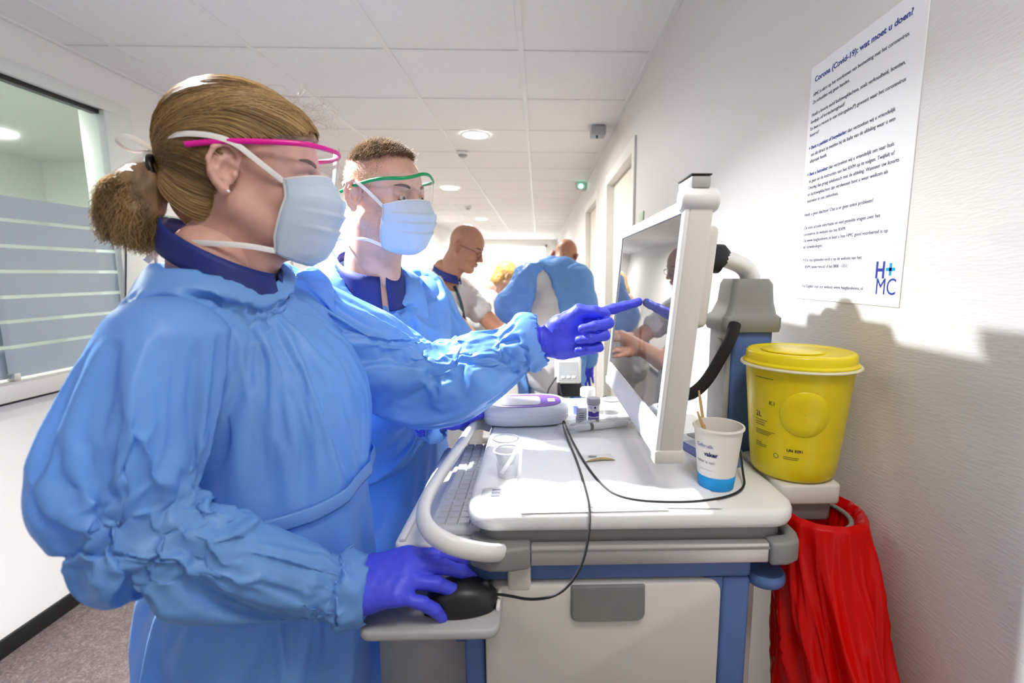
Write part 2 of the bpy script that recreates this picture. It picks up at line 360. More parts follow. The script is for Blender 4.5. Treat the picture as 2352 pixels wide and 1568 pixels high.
# inner corner of the frame, rounded
a = [(.27, 1.038)]+[(.27-.028+.028*math.cos(R(t)), 1.038-.028+.028*math.sin(R(t))) for t in range(0, 91, 15)]
MB().prism([(x, .638, z) for x, z in a], (0, .05, 0)).build('frame_corner', m_blue, cart)
def drawer(z0, z1, big=True):
    d = MB()
    x0, x1, r = -.08, .2665, .018
    o = []
    for cx, cz, a0 in ((x1-r, z1-r, 0), (x0+r, z1-r, 90), (x0+.004, z0+.004, 180), (x1-.004, z0+.004, 270)):
        rr = r if cz > (z0+z1)/2 else .004
        for k in range(7):
            t = R(a0+15*k); o.append((cx+rr*math.cos(t), cz+rr*math.sin(t)))
    cxm, czm = (x0+x1)/2, (z0+z1)/2
    rings = []
    for y, sc in ((.70, 1), (.634, 1), (.6305, .992), (.629, .975)):
        rings.append([(cxm+(x-cxm)*sc, y, czm+(z-czm)*sc) for x, z in o][::-1])
    d.loft(rings); dr = d.build('drawer', m_cream, cart, smooth=True, auto=35)
    h = MB(); hx0, hx1, hz0, hz1 = .045, .153, z1-.056, z1-.001
    rs = []
    for y, s_ in ((.632, 1), (.6245, 1), (.6215, .94)):
        ring = []
        for cx, cz, a0, rr in ((hx1-.002, hz1-.002, 0, .002), (hx0+.002, hz1-.002, 90, .002), (hx0+.012, hz0+.012, 180, .012), (hx1-.012, hz0+.012, 270, .012)):
            for k in range(5):
                t = R(a0+22.5*k); ring.append((.099+(cx+rr*math.cos(t)-.099)*s_, y+ .004*((cz-hz0)/(hz1-hz0)), (hz0+hz1)/2+(cz+rr*math.sin(t)-(hz0+hz1)/2)*s_))
        rs.append(ring[::-1])
    h.loft(rs); h.build('handle', M('drawer_pull_grey', (.20, .195, .185), .45, bump=.05), dr, smooth=True, auto=35)
drawer(.80, 1.036); drawer(.56, .797); drawer(.32, .557)
MB().box((.313, .668, 1.045), (.332, .70, 1.07)).build('latch_gap', m_black, cart, bevel=.001)
dk = MB(); dk.lathe([(.001, 0), (.026, 0), (.029, .004), (.029, .013), (.026, .018), (.001, .0185)], (.339, .652, 1.024), 28); dk.build('blue_pad', m_blue, cart, smooth=True, auto=40)
box('side_panel', (.3135, .69, .3), (.3455, .72, 1.068), m_cream, cart, .004)
MB().rprism(-.046, .6275, -.0125, .636, 1.03, 1.0725, .004, 4, .002).build('cable_clip', m_cream, cart, smooth=True, auto=40)
# base with castors
MB().rprism(-.13, .60, .38, 1.27, .11, .17, .06, 6, .01).build('base', m_lgrey, cart, smooth=True, auto=50)
for x in (-.09, .34):
    for y in (.65, 1.22):
        c = MB().tube([(x-.012, y, .05), (x+.012, y, .05)], .05, 24).build('castor', m_rubber, cart, smooth=True, auto=40)
        box('fork', (x-.018, y-.02, .05), (x+.018, y+.02, .112), m_lgrey, c, .004)
box('foot_column', (.02, .80, .165), (.24, 1.05, .305), m_lgrey, cart, .01)
# hand rail bow round the keyboard
hp = chaikin([(-.11, 1.05, 1.136), (-.135, 1.045, 1.146), (-.146, 1.0, 1.152), (-.152, .85, 1.155), (-.163, .72, 1.156), (-.167, .64, 1.153), (-.150, .588, 1.146), (-.11, .572, 1.132), (-.072, .59, 1.112), (-.055, .612, 1.098)], 3)
MB().tube(hp, [.0122]*len(hp), 14, flat=(1.1, .78), upv=(0, 0, 1)).build('hand_rail', m_white, cart, smooth=True, auto=60)
# keyboard shelf and mouse tray
kt = MB().rprism(-.212, .645, .02, 1.03, 1.078, 1.0925, .012, 5, .004).build('keyboard_shelf', m_white, cart, smooth=True, auto=50)
box('shelf_lip', (-.205, .651, 1.0925), (-.196, 1.02, 1.098), m_white, kt, .002)
box('shelf_rail', (-.06, .66, 1.0705), (.0, 1.02, 1.0785), m_black, cart, .002)
mt = MB().rprism(-.235, .556, -.053, .684, 1.011, 1.025, .016, 6, .004).build('mouse_tray', m_lgrey, cart, smooth=True, auto=50)
box('tray_lip', (-.0595, .59, 1.0252), (-.0545, .676, 1.0325), m_white, mt, .0015)
box('tray_arm', (-.075, .66, .998), (-.045, .70, 1.0105), m_lgrey, cart, .003)
# side ledge for the sharps bin, bag ring
MB().rprism(.3755, .69, .475, .84, 1.122, 1.1545, .012, 5, .004).build('side_ledge', m_cream, cart, smooth=True, auto=50)
MB().rprism(.3805, .70, .468, .835, 1.09, 1.1215, .012, 5, .004).build('ledge_bracket', m_grey, cart, smooth=True, auto=50)
rp_ = [(.447+.048*math.cos(t), .712+.055*math.sin(t), 1.097) for t in np.linspace(0, 2*math.pi, 40)]
box('ring_arm', (.40, .79, 1.088), (.50, .835, 1.104), m_grey, cart, .006)
MB().tube(rp_, .004, 8).build('bag_ring', m_grey, cart, smooth=True, auto=60)
# bracket and open sachet bin on the user side
box('bin_bracket', (-.128, .655, .925), (-.1125, .70, .955), m_blue, cart, .003)
# monitor column and arm
MB().rprism(.352, .852, .432, .93, 1.0, 1.38, .012, 5, .003).build('column', m_blue, cart, smooth=True, auto=50)
box('column_edge', (.3415, .850, 1.0), (.353, .932, 1.378), m_lgrey, cart, .003)
box('column_bracket', (.344, .94, .80), (.43, 1.02, 1.0), m_grey, cart, .004)
box('latch', (.334, .866, 1.335), (.3415, .884, 1.362), m_lgrey, cart, .002)
hd = MB()
def rr(x0, x1, y0, y1, z, r=.014):
    o = []
    for cx, cy, a0 in ((x1-r, y1-r, 0), (x0+r, y1-r, 90), (x0+r, y0+r, 180), (x1-r, y0+r, 270)):
        for k in range(6): t = R(a0+18*k); o.append((cx+r*math.cos(t), cy+r*math.sin(t), z))
    return o
hd.loft([rr(.334, .442, .845, .94, 1.376), rr(.331, .443, .842, .942, 1.384), rr(.333, .443, .842, .942, 1.402), rr(.341, .436, .847, .938, 1.408), rr(.350, .432, .852, .934, 1.43), rr(.353, .430, .854, .932, 1.462), rr(.357, .424, .858, .928, 1.472)])
hd.build('column_head', m_grey, cart, smooth=True, auto=50)
ar = chaikin([(.40, .89, 1.470), (.39, .89, 1.492), (.36, .885, 1.505), (.33, .88, 1.512)], 3)
MB().tube(ar, .02, 14, flat=(.8, 1.25)).build('arm', m_white, cart, smooth=True, auto=60)
kn = MB().tube([(.345, .88, 1.498), (.342, .88, 1.502), (.335, .88, 1.508), (.3, .878, 1.51), (.283, .878, 1.51)], [.012, .021, .027, .026, .024], 18)
kn.build('knuckle', m_rubber, cart, smooth=True, auto=50)
vp = MB()
for sx in (1,):
    rings = []
    for z, dx, hw in ((1.435, .012, .012), (1.445, .004, .03), (1.475, 0, .045), (1.545, 0, .045), (1.575, -.008, .03), (1.588, -.02, .012)):
        rings.append([(.268-dx*.6, .878-hw, z), (.268-dx*.6, .878+hw, z), (.281-dx*.6, .878+hw, z), (.281-dx*.6, .878-hw, z)])
    vp.loft(rings)
vp.build('mount_plate', m_black, cart, smooth=True, bevel=.003, auto=50)
cb = chaikin([(.352, .838, 1.392), (.342, .826, 1.37), (.318, .815, 1.33), (.29, .81, 1.285), (.262, .82, 1.262), (.25, .86, 1.27), (.262, .88, 1.30)], 3)
MB().tube(cb, .0105, 10).build('cable_sleeve', M('braided_sleeve', (.014, .014, .015), .6, bump=1., bscale=1500, var=.5, scale=900), cart, smooth=True, auto=60)
# ------------------------------------------------------------------ monitor
mon = thing('monitor', (.2, .87, 1.23), 'white flat monitor with glossy dark screen on the cart arm', 'monitor')
MX = lambda z: .164+(z-1.228)*math.tan(R(5))      # leaning screen plane
def mslab(y0, y1, z0, z1, d0, d1):
    v = []
    for z in (z0, z1):
        v += [(MX(z)+d0, y0, z), (MX(z)+d1, y0, z), (MX(z)+d1, y1, z), (MX(z)+d0, y1, z)]
    return v, [(3,2,1,0),(4,5,6,7),(0,1,5,4),(1,2,6,5),(2,3,7,6),(3,0,4,7)]
MY0, MY1, MZ0, MZ1 = .632, 1.112, 1.228, 1.577
MB().add(*mslab(MY0, MY1, MZ0, MZ1, .004, .036)).build('housing', m_cream, mon, smooth=True, bevel=.003)
bz = MB()
for y0, y1, z0, z1 in ((MY0, MY0+.012, MZ0, MZ1), (MY1-.012, MY1, MZ0, MZ1), (MY0+.012, MY1-.012, MZ1-.016, MZ1), (MY0+.012, MY1-.012, MZ0, MZ0+.048)):
    bz.add(*mslab(y0, y1, z0, z1, -.002, .0045))
bz.build('bezel', m_white, mon, smooth=True, bevel=.001)
m_scr = M('screen_glass', (.035, .037, .042), .012, var=.02, spec=1., ior=2.3)
MB().add(*mslab(MY0+.012, MY1-.012, MZ0+.048, MZ1-.016, .0005, .0042)).build('screen', m_scr, mon)
MB().add(*mslab(MY0+.06, MY0+.075, MZ0+.018, MZ0+.03, -.0024, -.002)).build('power_button', m_lgrey, mon)
MB().add(*mslab(.78, .98, 1.39, 1.56, .036, .104)).build('rear_housing', m_cream, mon, smooth=True, bevel=.012, bseg=3)
e0 = MX(MZ1)
MB().tube([(e0-.006, MY0+.012, MZ1+.002), (e0+.042, MY0+.012, MZ1+.002)], .0, 8) if False else None
cap = MB().tube([(e0-.008, MY0+.010, MZ1), (e0-.004, MY0+.010, MZ1), (e0+.038, MY0+.010, MZ1), (e0+.042, MY0+.010, MZ1)], [.013, .016, .016, .013], 18)
cap.build('corner_grip', m_white, mon, smooth=True, auto=50)
tb = box('top_module', (e0+.004, MY0+.0, MZ1+.0145), (e0+.03, MY0+.06, MZ1+.030), m_lgrey, mon, .003)
box('module_lid', (e0+.003, MY0-.001, MZ1+.0302), (e0+.031, MY0+.061, MZ1+.0325), m_black, tb, .001)
b0 = MX(MZ0)
box('foot_cap', (b0-.003, MY0-.002, MZ0-.012), (b0+.04, MY0+.02, MZ0+.008), m_cream, mon, .003)
box('foot_cap', (b0-.003, MY1-.018, MZ0-.006), (b0+.04, MY1+.006, MZ0+.012), m_cream, mon, .003)
# ------------------------------------------------------------------ keyboard
kb = thing('keyboard', (-.10, .83, 1.0925), 'white washable keyboard on the pull-out shelf under the worktop', 'keyboard')
MB().rprism(-.168, .665, -.035, 1.015, 1.093, 1.104, .008, 4, .003).build('base', M('keyboard_white', (.60, .61, .63), .45, var=.02), kb, smooth=True, auto=50)
km = M('key_grey', (.52, .53, .56), .5, var=.04)
kmesh = {}
def key(x0, x1, y0, y1):
    k = (round(x1-x0, 4), round(y1-y0, 4))
    if k not in kmesh:
        a, b = k[0]/2, k[1]/2
        v = [(-a,-b,0),(a,-b,0),(a,b,0),(-a,b,0),(-a*.82,-b*.82,.004),(a*.82,-b*.82,.004),(a*.82,b*.82,.004),(-a*.82,b*.82,.004)]
        kmesh[k] = MB().add(v, [(4,5,6,7),(0,1,5,4),(1,2,6,5),(2,3,7,6),(3,0,4,7)]).mesh('key'); kmesh[k].materials.append(km)
    o = link('key', kmesh[k], None, kb); o.location = ((x0+x1)/2+.10, (y0+y1)/2-.83, 1.104-1.0925)
for i in range(6):
    x0 = -.160+i*.0185
    for j in range(18):
        if i == 0 and 5 < j < 11: continue
        y0 = .675+j*.0185+(.006 if j > 3 else 0)
        key(x0+.0008, x0+.0177, y0+.0008, y0+.0177)
key(-.1592, -.1423, .675+6*.0185+.0068, .675+11*.0185+.0052)
# ------------------------------------------------------------------ mouse and its cord
ms = thing('computer_mouse', (-.107, .605, 1.025), 'black computer mouse under the gloved hand on the tray', 'mouse')
mb = MB(); rings = []
for t in np.linspace(0, 1, 15):
    x = -.155+.095*t; hw = .031*math.sin(math.pi*min(1, .16+.80*t))**.45*(1 if t < .97 else .8); hh = .036*math.sin(math.pi*(.12+.76*t))**.7
    rings.append([(x, .606+.085*(x+.107)*0+hw*math.copysign(abs(math.cos(a))**.7, math.cos(a)), 1.0265+hh*max(0, math.sin(a))**.8) for a in np.linspace(0, math.pi, 13)]+[(x, .606-hw*.8, 1.0252), (x, .606+hw*.8, 1.0252)])
mb.loft(rings); mb.build('shell', m_black, ms, smooth=True, auto=70)
MB().tube([(-.075, .6025, 1.0545), (-.075, .6095, 1.0545)], .006, 14).build('wheel', m_rubber, ms, smooth=True)
cp = chaikin([(-.062, .606, 1.04), (-.045, .602, 1.041), (-.01, .585, 1.045), (.03, .572, 1.062), (.058, .578, 1.10), (.068, .597, 1.14), (.070, .62, 1.1555), (.072, .66, 1.1528), (.068, .80, 1.1528), (.054, .93, 1.156), (.050, .975, 1.166), (.054, .985, 1.170), (.058, .95, 1.163), (.070, .85, 1.1555), (.092, .72, 1.1528), (.118, .655, 1.1528), (.205, .642, 1.1528), (.275, .655, 1.1528), (.318, .685, 1.1535), (.328, .72, 1.165), (.340, .76, 1.185), (.346, .80, 1.205), (.340, .842, 1.21)], 3)
cord = MB().tube(cp, .0019, 8).build('mouse_cord', m_rubber, None, smooth=True, auto=60)
tag(cord, 'thin black cord looping over the white worktop to the mouse', 'cable')
# ================================================================== things on and around the cart
def sheet(name, cx, cy, w_, h_, rot, z, lab, mat=m_paper, cat='paper', grp=None):
    c, s = math.cos(R(rot)), math.sin(R(rot)); P = []
    for i in range(7):
        row = []
        for j in range(7):
            x, y = (i/6-.5)*w_, (j/6-.5)*h_; row.append((cx+c*x-s*y, cy+s*x+c*y, z))
        P.append(row)
    b = MB(); b.grid(P); b.grid([[(x, y, zz-.0004) for x, y, zz in r][::-1] for r in P])
    return tag(b.build(name, mat), lab, cat, grp)
sheet('paper_sheet', .075, .768, .21, .288, 1, T+.0007, 'white sheet of paper on the worktop, partly under the other sheet')
sheet('paper_sheet', .162, .776, .21, .288, -3, T+.0016, 'white sheet of paper on the worktop, lying over the other sheet')
# paper cup with stirrers
m_cupp = M('cup_paper', (.80, .76, .70), .6, var=.02)
cx, cy = .279, .705
cup = thing('paper_cup', (cx, cy, T), 'white paper coffee cup with bright blue base on the worktop', 'cup')
def cr(z): return .0262+(.0365-.0262)*z/.095
b = MB(); b.lathe([(.001, .004), (cr(0)-.001, .004), (cr(0), .0005), (cr(.095), .095), (cr(.095)+.0022, .0955), (cr(.095)+.0026, .0975), (cr(.095)+.0015, .0995), (cr(.095)-.0008, .099), (cr(.09)-.0012, .09), (cr(.012)-.0012, .012), (.001, .0118)], (cx, cy, T), 48, caps=False)
b.build('wall', m_cupp, cup, smooth=True, auto=50)
MB().lathe([(cr(0)+.0004, .0008), (cr(.022)+.0004, .022), (cr(.022), .0222)], (cx, cy, T), 48, caps=False).build('blue_band', M('cup_blue', (.01, .30, .72), .5), cup, smooth=True)
def cupwrap(a0, z0, rad=.0006):
    def f(x, y, z):
        zz = z0+y; r = cr(zz)+rad; a = a0+x/r
        return (cx+r*math.cos(a), cy+r*math.sin(a), T+zz)
    return f
va = math.atan2(-cy, -cx)
for s, sz, a, zz, bo, mm in (('Gebruik', .0088, -1.02, .070, 0, M('pale_blue_ink', (.18, .25, .55), .6)), ('vaker', .0095, -.60, .057, .0003, m_inkb), ('beker is van:', .0062, -1.05, .045, 0, m_link)):
    lettering('lettering', s, sz, None, (1, 0, 0), (0, 0, 1), mm, cup, bold=bo, warp=cupwrap(va+a, zz))
MB().grid([[cupwrap(va-.9, .034)(x, y, 0) for x in np.linspace(0, .022, 8)] for y in (0, .0004)]).build('line', m_link, cup)
m_wood = M('birch_wood', (.55, .36, .16), .6, var=.15, scale=60, stretch=(1, 1, .1))
for p0, p1, lab in (((.276, .72, T+.014), (.262, .752, T+.142), 'tall wooden stirrer standing in the paper cup'), ((.285, .690, T+.014), (.243, .70, T+.122), 'shorter wooden stirrer leaning out of the paper cup')):
    p0 = np.array(p0); p1 = np.array(p1); pts = [p0+(p1-p0)*t for t in np.linspace(0, 1, 9)]
    o = MB().tube(pts, [.0028]*8+[.0015], 8, flat=(1.0, .35), upv=(1, .2, 0)).build('stirrer', m_wood, None, smooth=True, auto=40)
    tag(o, lab, 'stirrer', 'stirrers in the cup')
# medicine cups
m_clear = film('clear_plastic', (.62, .63, .68), .26, .08)
def med_cup(x, y, lab, h=.044, r0=.0155, r1=.0205):
    t = thing('medicine_cup', (x, y, T+.0022), lab, 'cup', 'small clear plastic medicine cups')
    MB().lathe([(.001, .0015), (r0-.001, .0015), (r0, 0), (r0+.0008, .003), (r1-.0005, h-.002), (r1+.0018, h-.0015)], (x, y, T+.0022), 36, caps=False).build('wall', m_clear, t, smooth=True, auto=50)
    MB().lathe([(r1-.0002, h), (r1+.0012, h+.0012), (r1+.0026, h), (r1+.0012, h-.0012), (r1-.0002, h)], (x, y, T+.0022), 36, caps=False).build('rim', M('clear_rim', (.75, .76, .8), .2, var=.01), t, smooth=True)
    return t
med_cup(-.052, .745, 'clear plastic medicine cup with a paper strip in it, near the keyboard')
med_cup(-.058, .80, 'clear plastic medicine cup behind the cup holding a strip')
med_cup(.166, 1.055, 'clear plastic medicine cup beside the purple-labelled vial')
st = MB().tube([(-.062, .742, T+.007), (-.045, .75, T+.03), (-.036, .752, T+.05)], .0035, 6, flat=(1, .15)).build('paper_strip', m_paper)
tag(st, 'narrow white paper strip standing in the medicine cup', 'paper strip')
# glucose meter
gm = thing('glucose_meter', (-.03, 1.04, T), 'white oval glucose meter with purple face and pale screen', 'meter')
gc, gs = math.cos(R(4)), math.sin(R(4))
def gp(x, y, z): return (-.03+gc*x-gs*y, 1.045+gs*x+gc*y, T+z+.12*max(0, y+.0)*0+.0)
def sup(a, b, n, e, sh=0):
    o = []
    for k in range(n):
        t = 2*math.pi*k/n; c, s = math.cos(t), math.sin(t)
        o.append((a*math.copysign(abs(c)**e, c), b*math.copysign(abs(s)**e, s)))
    return o
rings = []
for s, z in ((.82, .001), (.93, .004), (.99, .014), (1.0, .0235), (.985, .0245), (.985, .0255), (1.0, .0265), (.985, .034), (.94, .039), (.88, .0415)):
    rings.append([gp(x*s*(1 if s > .9 else 1), y*s, z*1.0+.10*(y*s+.05)*(z/.0415)) for x, y in sup(.097, .053, 56, .62)])
MB().loft(rings).build('housing', M('meter_white', (.72, .74, .80), .35, var=.01), gm, smooth=True, auto=35)
gt = lambda x, y, d=0: gp(x, y, .0418+.10*(y+.05)+d)
MB().loft([[gt(x, y, d) for x, y in sup(.080, .040, 48, .75)] for d in (0, .0008)]).build('face_panel', M('purple_panel', (.16, .075, .45), .25, var=.05), gm, smooth=True, auto=30)
MB().loft([[gt(x-.012, y, d) for x, y in sup(.045, .027, 32, .35)] for d in (.0009, .0014)]).build('screen', M('lcd_grey', (.62, .62, .70), .2, var=.02), gm)
MB().loft([[gt(x+.058, y, d) for x, y in ((-.008, -.009), (.008, -.009), (.008, .009), (-.008, .009))] for d in (.0009, .0012)]).build('sticker', m_paper, gm)
for q in range(5):
    MB().loft([[gt(.053+.0025*q+x, y, d) for x, y in ((0, -.005), (.0012, -.005), (.0012, .004), (0, .004))] for d in (.0012, .0014)]).build('print', m_ink, gm)
# vials
def vial(x, y, r, h, caph, capr, mbody, mcap, lab, label=None):
    t = thing('vial', (x, y, T), lab, 'vial', 'small vials behind the syringes')
    MB().lathe([(.001, 0), (r-.001, 0), (r, .001), (r, h-.002), (r-.001, h), (.001, h)], (x, y, T), 28).build('body', mbody, t, smooth=True, auto=40)
    c = MB().lathe([(.001, h), (capr-.001, h), (capr, h+.001), (capr, h+caph-.0025), (capr-.002, h+caph), (.001, h+caph)], (x, y, T), 28).build('cap', mcap, t, smooth=True, auto=40)
    if label: label(t)
    return t
def wraplab(t, x, y, r, z0, z1, a0, a1, mat, name='label'):
    MB().grid([[(x+r*math.cos(a), y+r*math.sin(a), T+z) for a in np.linspace(a0, a1, 16)] for z in (z0, z1)]).build(name, mat, t, smooth=True)
m_purp = M('purple_ink', (.10, .05, .40), .5)
def strip_label(t):
    x, y = .122, 1.028; f = math.atan2(-y, -x)
    for z0, z1 in ((.0045, .0155), (.018, .029)): wraplab(t, x, y, .0143, z0, z1, f-.9, f+1.0, m_purp)
    wraplab(t, x, y, .0144, .027, .031, f-.1, f+.35, m_paper)
    def f1(px, py, pz): a = f-.75+px/.0144; return (x+.0144*math.cos(a), y+.0144*math.sin(a), T+.036+py)
    lettering('lettering', 'CE', .0062, None, (1, 0, 0), (0, 0, 1), m_ink, t, warp=f1)
    wraplab(t, x, y, .0144, .0365, .0405, f+.12, f+.4, m_ink)
vial(.122, 1.028, .0140, .044, .0135, .0155, M('vial_white', (.70, .70, .76), .4), M('cap_grey', (.38, .38, .42), .5), 'white test strip vial with purple print and grey cap', strip_label)
vial(.118, 1.115, .0145, .040, .0195, .0185, m_clear, m_white, 'clear vial with a tall white screw cap')
vial(.086, 1.10, .0085, .020, .010, .0095, M('vial_blue', (.25, .30, .75), .4), m_white, 'tiny blue vial with white cap beside the meter')
# sachet leaning on the vial
sc_ = MB(); sc_.prism([(.080, 1.0, T+.001), (.104, .997, T+.001), (.106, 1.012, T+.038), (.083, 1.015, T+.038)], (0, .002, .0005))
so = sc_.build('sachet', M('foil_grey', (.55, .56, .60), .3, .3), None, smooth=True, bevel=.0006); tag(so, 'small grey printed sachet leaning between meter and vial', 'sachet')
for q in range(6): MB().prism([(.0865, .9995+.0004+.0022*q*.0+.0004*q-.0012, T+.007+.0045*q), (.0985, .9985+.0004*q-.0012+.0004, T+.007+.0045*q), (.0985, .9985+.0004*q-.0012+.0008, T+.0085+.0045*q), (.0865, .9995+.0004*q-.0012+.0008, T+.0085+.0045*q)], (0, -.0004, 0)).build('print', m_link, so)
# wrapped syringes
m_wrap = film('clear_wrapper', (.86, .87, .88), .14, .12)
def syringe(p0, p1, lab, r=.0075):
    p0 = np.array(p0, float); p1 = np.array(p1, float); d = p1-p0
    t = thing('syringe', tuple((p0+p1)/2), lab, 'syringe', 'wrapped syringes on the worktop')
    P = lambda s: p0+d*s
    MB().tube([P(.30), P(.86)], r, 20).build('barrel', M('syringe_barrel', (.72, .73, .75), .25, var=.02), t, smooth=True, auto=40)
    MB().tube([P(.44), P(.475)], r*1.04, 20).build('stopper', m_rubber, t, smooth=True, auto=40)
    MB().tube([P(.86), P(.885)], r*1.5, 20, flat=(.5, 1)).build('flange', m_white, t, smooth=True, auto=40)
    MB().tube([P(.885), P(.96), P(.965)], [r*.5, r*.5, r*1.1], 12).build('plunger', m_white, t, smooth=True, auto=40)
    MB().tube([P(.30), P(.27), P(.22), P(.16)], [r*.9, r*.45, r*.35, r*.3], 12).build('nozzle', m_white, t, smooth=True, auto=40)
    rnd = random.Random(3); rows = []
    side = np.cross(d/np.linalg.norm(d), [0, 0, 1])
    for i in range(25):
        s = .1+.88*i/24; pr = []
        for k in range(17):
            a = math.pi*k/16; e = 1+.10*rnd.random(); w2 = .021 if 2 < i < 22 else .019
            pr.append(P(s)+side*w2*math.cos(a)*e+np.array([0, 0, (-r*.92)+(r*2.25)*max(0, math.sin(a))**1.6*e]))
        rows.append(pr)
    o = MB().grid(rows).build('wrapper', m_wrap, t, smooth=True)
    for q in range(26):
        s = .30+.5*rnd.random(); a = R(rnd.choice((72, 95, 118, 140)))
        pp = []
        for ds in (0, .02+.05*rnd.random()):
            for da in (0, .10):
                pp.append(P(s+ds)-side*0+ (side*math.cos(a+da)+np.array([0, 0, 1])*math.sin(a+da))*(r*1.035))
        MB().add([pp[0], pp[2], pp[3], pp[1]], [(0, 1, 2, 3)]).build('print', m_ink, t)
syringe((.02, .945, T+.0098), (.218, 1.005, T+.0098), 'clear wrapped syringe with black print, nearer the paper sheets')
syringe((.035, .975, T+.0098), (.235, 1.028, T+.0098), 'clear wrapped syringe with black print, nearer the vials', .0065)
# curled labels
for x, y, rot, lab in ((.108, .80, 8, 'curled sticker with tan edge lying on the paper under the cord'), (.238, .935, 4, 'curled sticker with tan edge under the monitor corner')):
    P = []; c, s = math.cos(R(rot)), math.sin(R(rot))
    for i in range(13):
        u = i/12-.5; row = []
        for j in range(6):
            v = j/5; lx = u*.055; ly = v*.03*(1-.5*abs(u)*2*(1-v)); z = T+.0036+.006*(1-v)**2*(1-(2*u)**2)
            row.append((x+c*lx-s*ly, y+s*lx+c*ly, z))
        P.append(row)
    b = MB(); b.grid(P); o = b.build('curled_label', M('label_back', (.70, .69, .68), .5), None, smooth=True); tag(o, lab, 'label', 'curled stickers on the worktop')
    MB().grid([[(p[0][0], p[0][1]-.0006, p[0][2]-.0035*(1-(2*(i/12-.5))**2)-.0006) , (p[0][0], p[0][1]-.0006, p[0][2]+.0003)] for i, p in enumerate(P)]).build('tan_edge', M('tan_paper', (.50, .38, .16), .6), o)
    MB().add([(x-.02, y+.012, T+.0068), (x-.006, y+.010, T+.0075), (x-.004, y+.017, T+.0062), (x-.018, y+.019, T+.0056)], [(0, 1, 2, 3)]).build('print', m_link, o)
# lancet box behind the cup
lb = thing('plastic_case', (.318, .815, T), 'clear plastic case with blue tray beside the paper cup', 'case')
def tilt(x, y, z, c=(.318, .815)):
    a = R(18); dx, dy = x-c[0], y-c[1]; return (c[0]+dx*math.cos(a)-dy*math.sin(a), c[1]+dx*math.sin(a)+dy*math.cos(a), z)
b1 = MB().rprism(.288, .765, .338, .875, T+.0005, T+.016, .008, 4, .002); b1.v = [tilt(*p) for p in b1.v]
b1.build('tray', M('lilac_plastic', (.20, .26, .58), .4), lb, smooth=True, auto=40)
b2 = MB().rprism(.287, .764, .339, .876, T+.0165, T+.030, .008, 4, .003); b2.v = [tilt(*p) for p in b2.v]
b2.build('lid', m_clear, lb, smooth=True, auto=40)
b3 = MB().rprism(.292, .84, .334, .868, T+.0305, T+.032, .006, 4, .0005); b3.v = [tilt(*p) for p in b3.v]
b3.build('lid_tab', m_grey, lb, smooth=True, auto=40)
# sharps container
bx, by, bz0 = .425, .752, 1.155
sb = thing('sharps_container', (bx, by, bz0), 'yellow round sharps waste container with lid on the cart ledge', 'container')
m_yel = M('yellow_plastic', (.78, .62, .004), .32, var=.02, bump=.02, bscale=400, sss=.15, sssr=(.02,))
def br(z): return .064+(.081-.064)*z/.185
MB().lathe([(.001, .001), (br(0)-.012, .0), (br(0)-.004, .002), (br(0), .008)]+[(br(z), z) for z in (.03, .06, .09, .12, .15, .183)]+[(br(.183)-.004, .184)], (bx, by, bz0), 64).build('tub', m_yel, sb, smooth=True, auto=50)
MB().lathe([(.078, .1795), (.0885, .1795), (.0895, .181), (.0885, .1835), (.078, .1835)], (bx, by, bz0), 64, caps=False).build('flange', M('pale_flange', (.78, .74, .50), .4), sb, smooth=True, auto=50)
ld = MB().lathe([(.085, .1838), (.0855, .186), (.0815, .189), (.081, .2005), (.0785, .2035), (.0735, .2045), (.070, .2025), (.045, .2025), (.043, .2035), (.001, .2038)], (bx, by, bz0), 64, caps=False).build('lid', m_yel, sb, smooth=True, auto=50)
MB().lathe([(.046, 0), (.047, .0022), (.044, .0035), (.001, .0038)], (bx-.014, by-.005, bz0+.2026), 48, caps=False).build('hatch', m_yel, ld, smooth=True, auto=50)
bf = math.atan2(-by, -bx)
def bwrap(a0, z0, rad=.0004):
    def f(x, y, z):
        zz = z0+y; r = br(zz)+rad; a = a0+x/r
        return (bx+r*math.cos(a), by+r*math.sin(a), bz0+zz)
    return f
# raised round handle embossing
def disc(rad, ca, cz, h, name):
    f = bwrap(bf+ca, cz); P = []
    for rr_, hh in ((rad, 0), (rad*.95, h), (rad*.6, h), (rad*.02, h)):
        row = []
        for k in range(41):
            t = 2*math.pi*k/40; z = rr_*math.sin(t); q = bwrap(bf+ca, cz, hh)(rr_*math.cos(t), z, 0); row.append(q)
        P.append(row)
    MB().grid(P).build(name, m_yel, sb, smooth=True)
disc(.036, .18, .115, .0016, 'round_boss'); 
for s, sz, a, zz, bo in (('K1', .0095, -.52, .123, 0), ('2L', .0125, -.86, .100, 0), ('UN 3291', .0062, -.12, .053, .0002)):
    lettering('lettering', s, sz, None, (1, 0, 0), (0, 0, 1), m_ink, sb, bold=bo, warp=bwrap(bf+a, zz))
rnd = random.Random(5)
def pline(a, z, l, h=.0011): MB().grid([[bwrap(bf+a, z)(x, y, 0) for x in np.linspace(0, l, 6)] for y in (0, h)]).build('print', M('faded_ink', (.16, .13, .02), .6), sb)
pline(-.86, .164, .034, .0012)
for z, l in ((.094, .024), (.090, .020), (.086, .019), (.077, .036), (.074, .030), (.071, .026), (.056, .012), (.053, .022), (.050, .020)): pline(-.88, z, l)
for z, l in ((.043, .022), (.040, .020)): pline(-.18, z, l)
MB().grid([[bwrap(bf-.34, .042)(r_*math.cos(t), r_*math.sin(t), 0) for t in np.linspace(0, 2*math.pi, 20)] for r_ in (.0032, .0040)]).build('emblem', m_ink, sb)
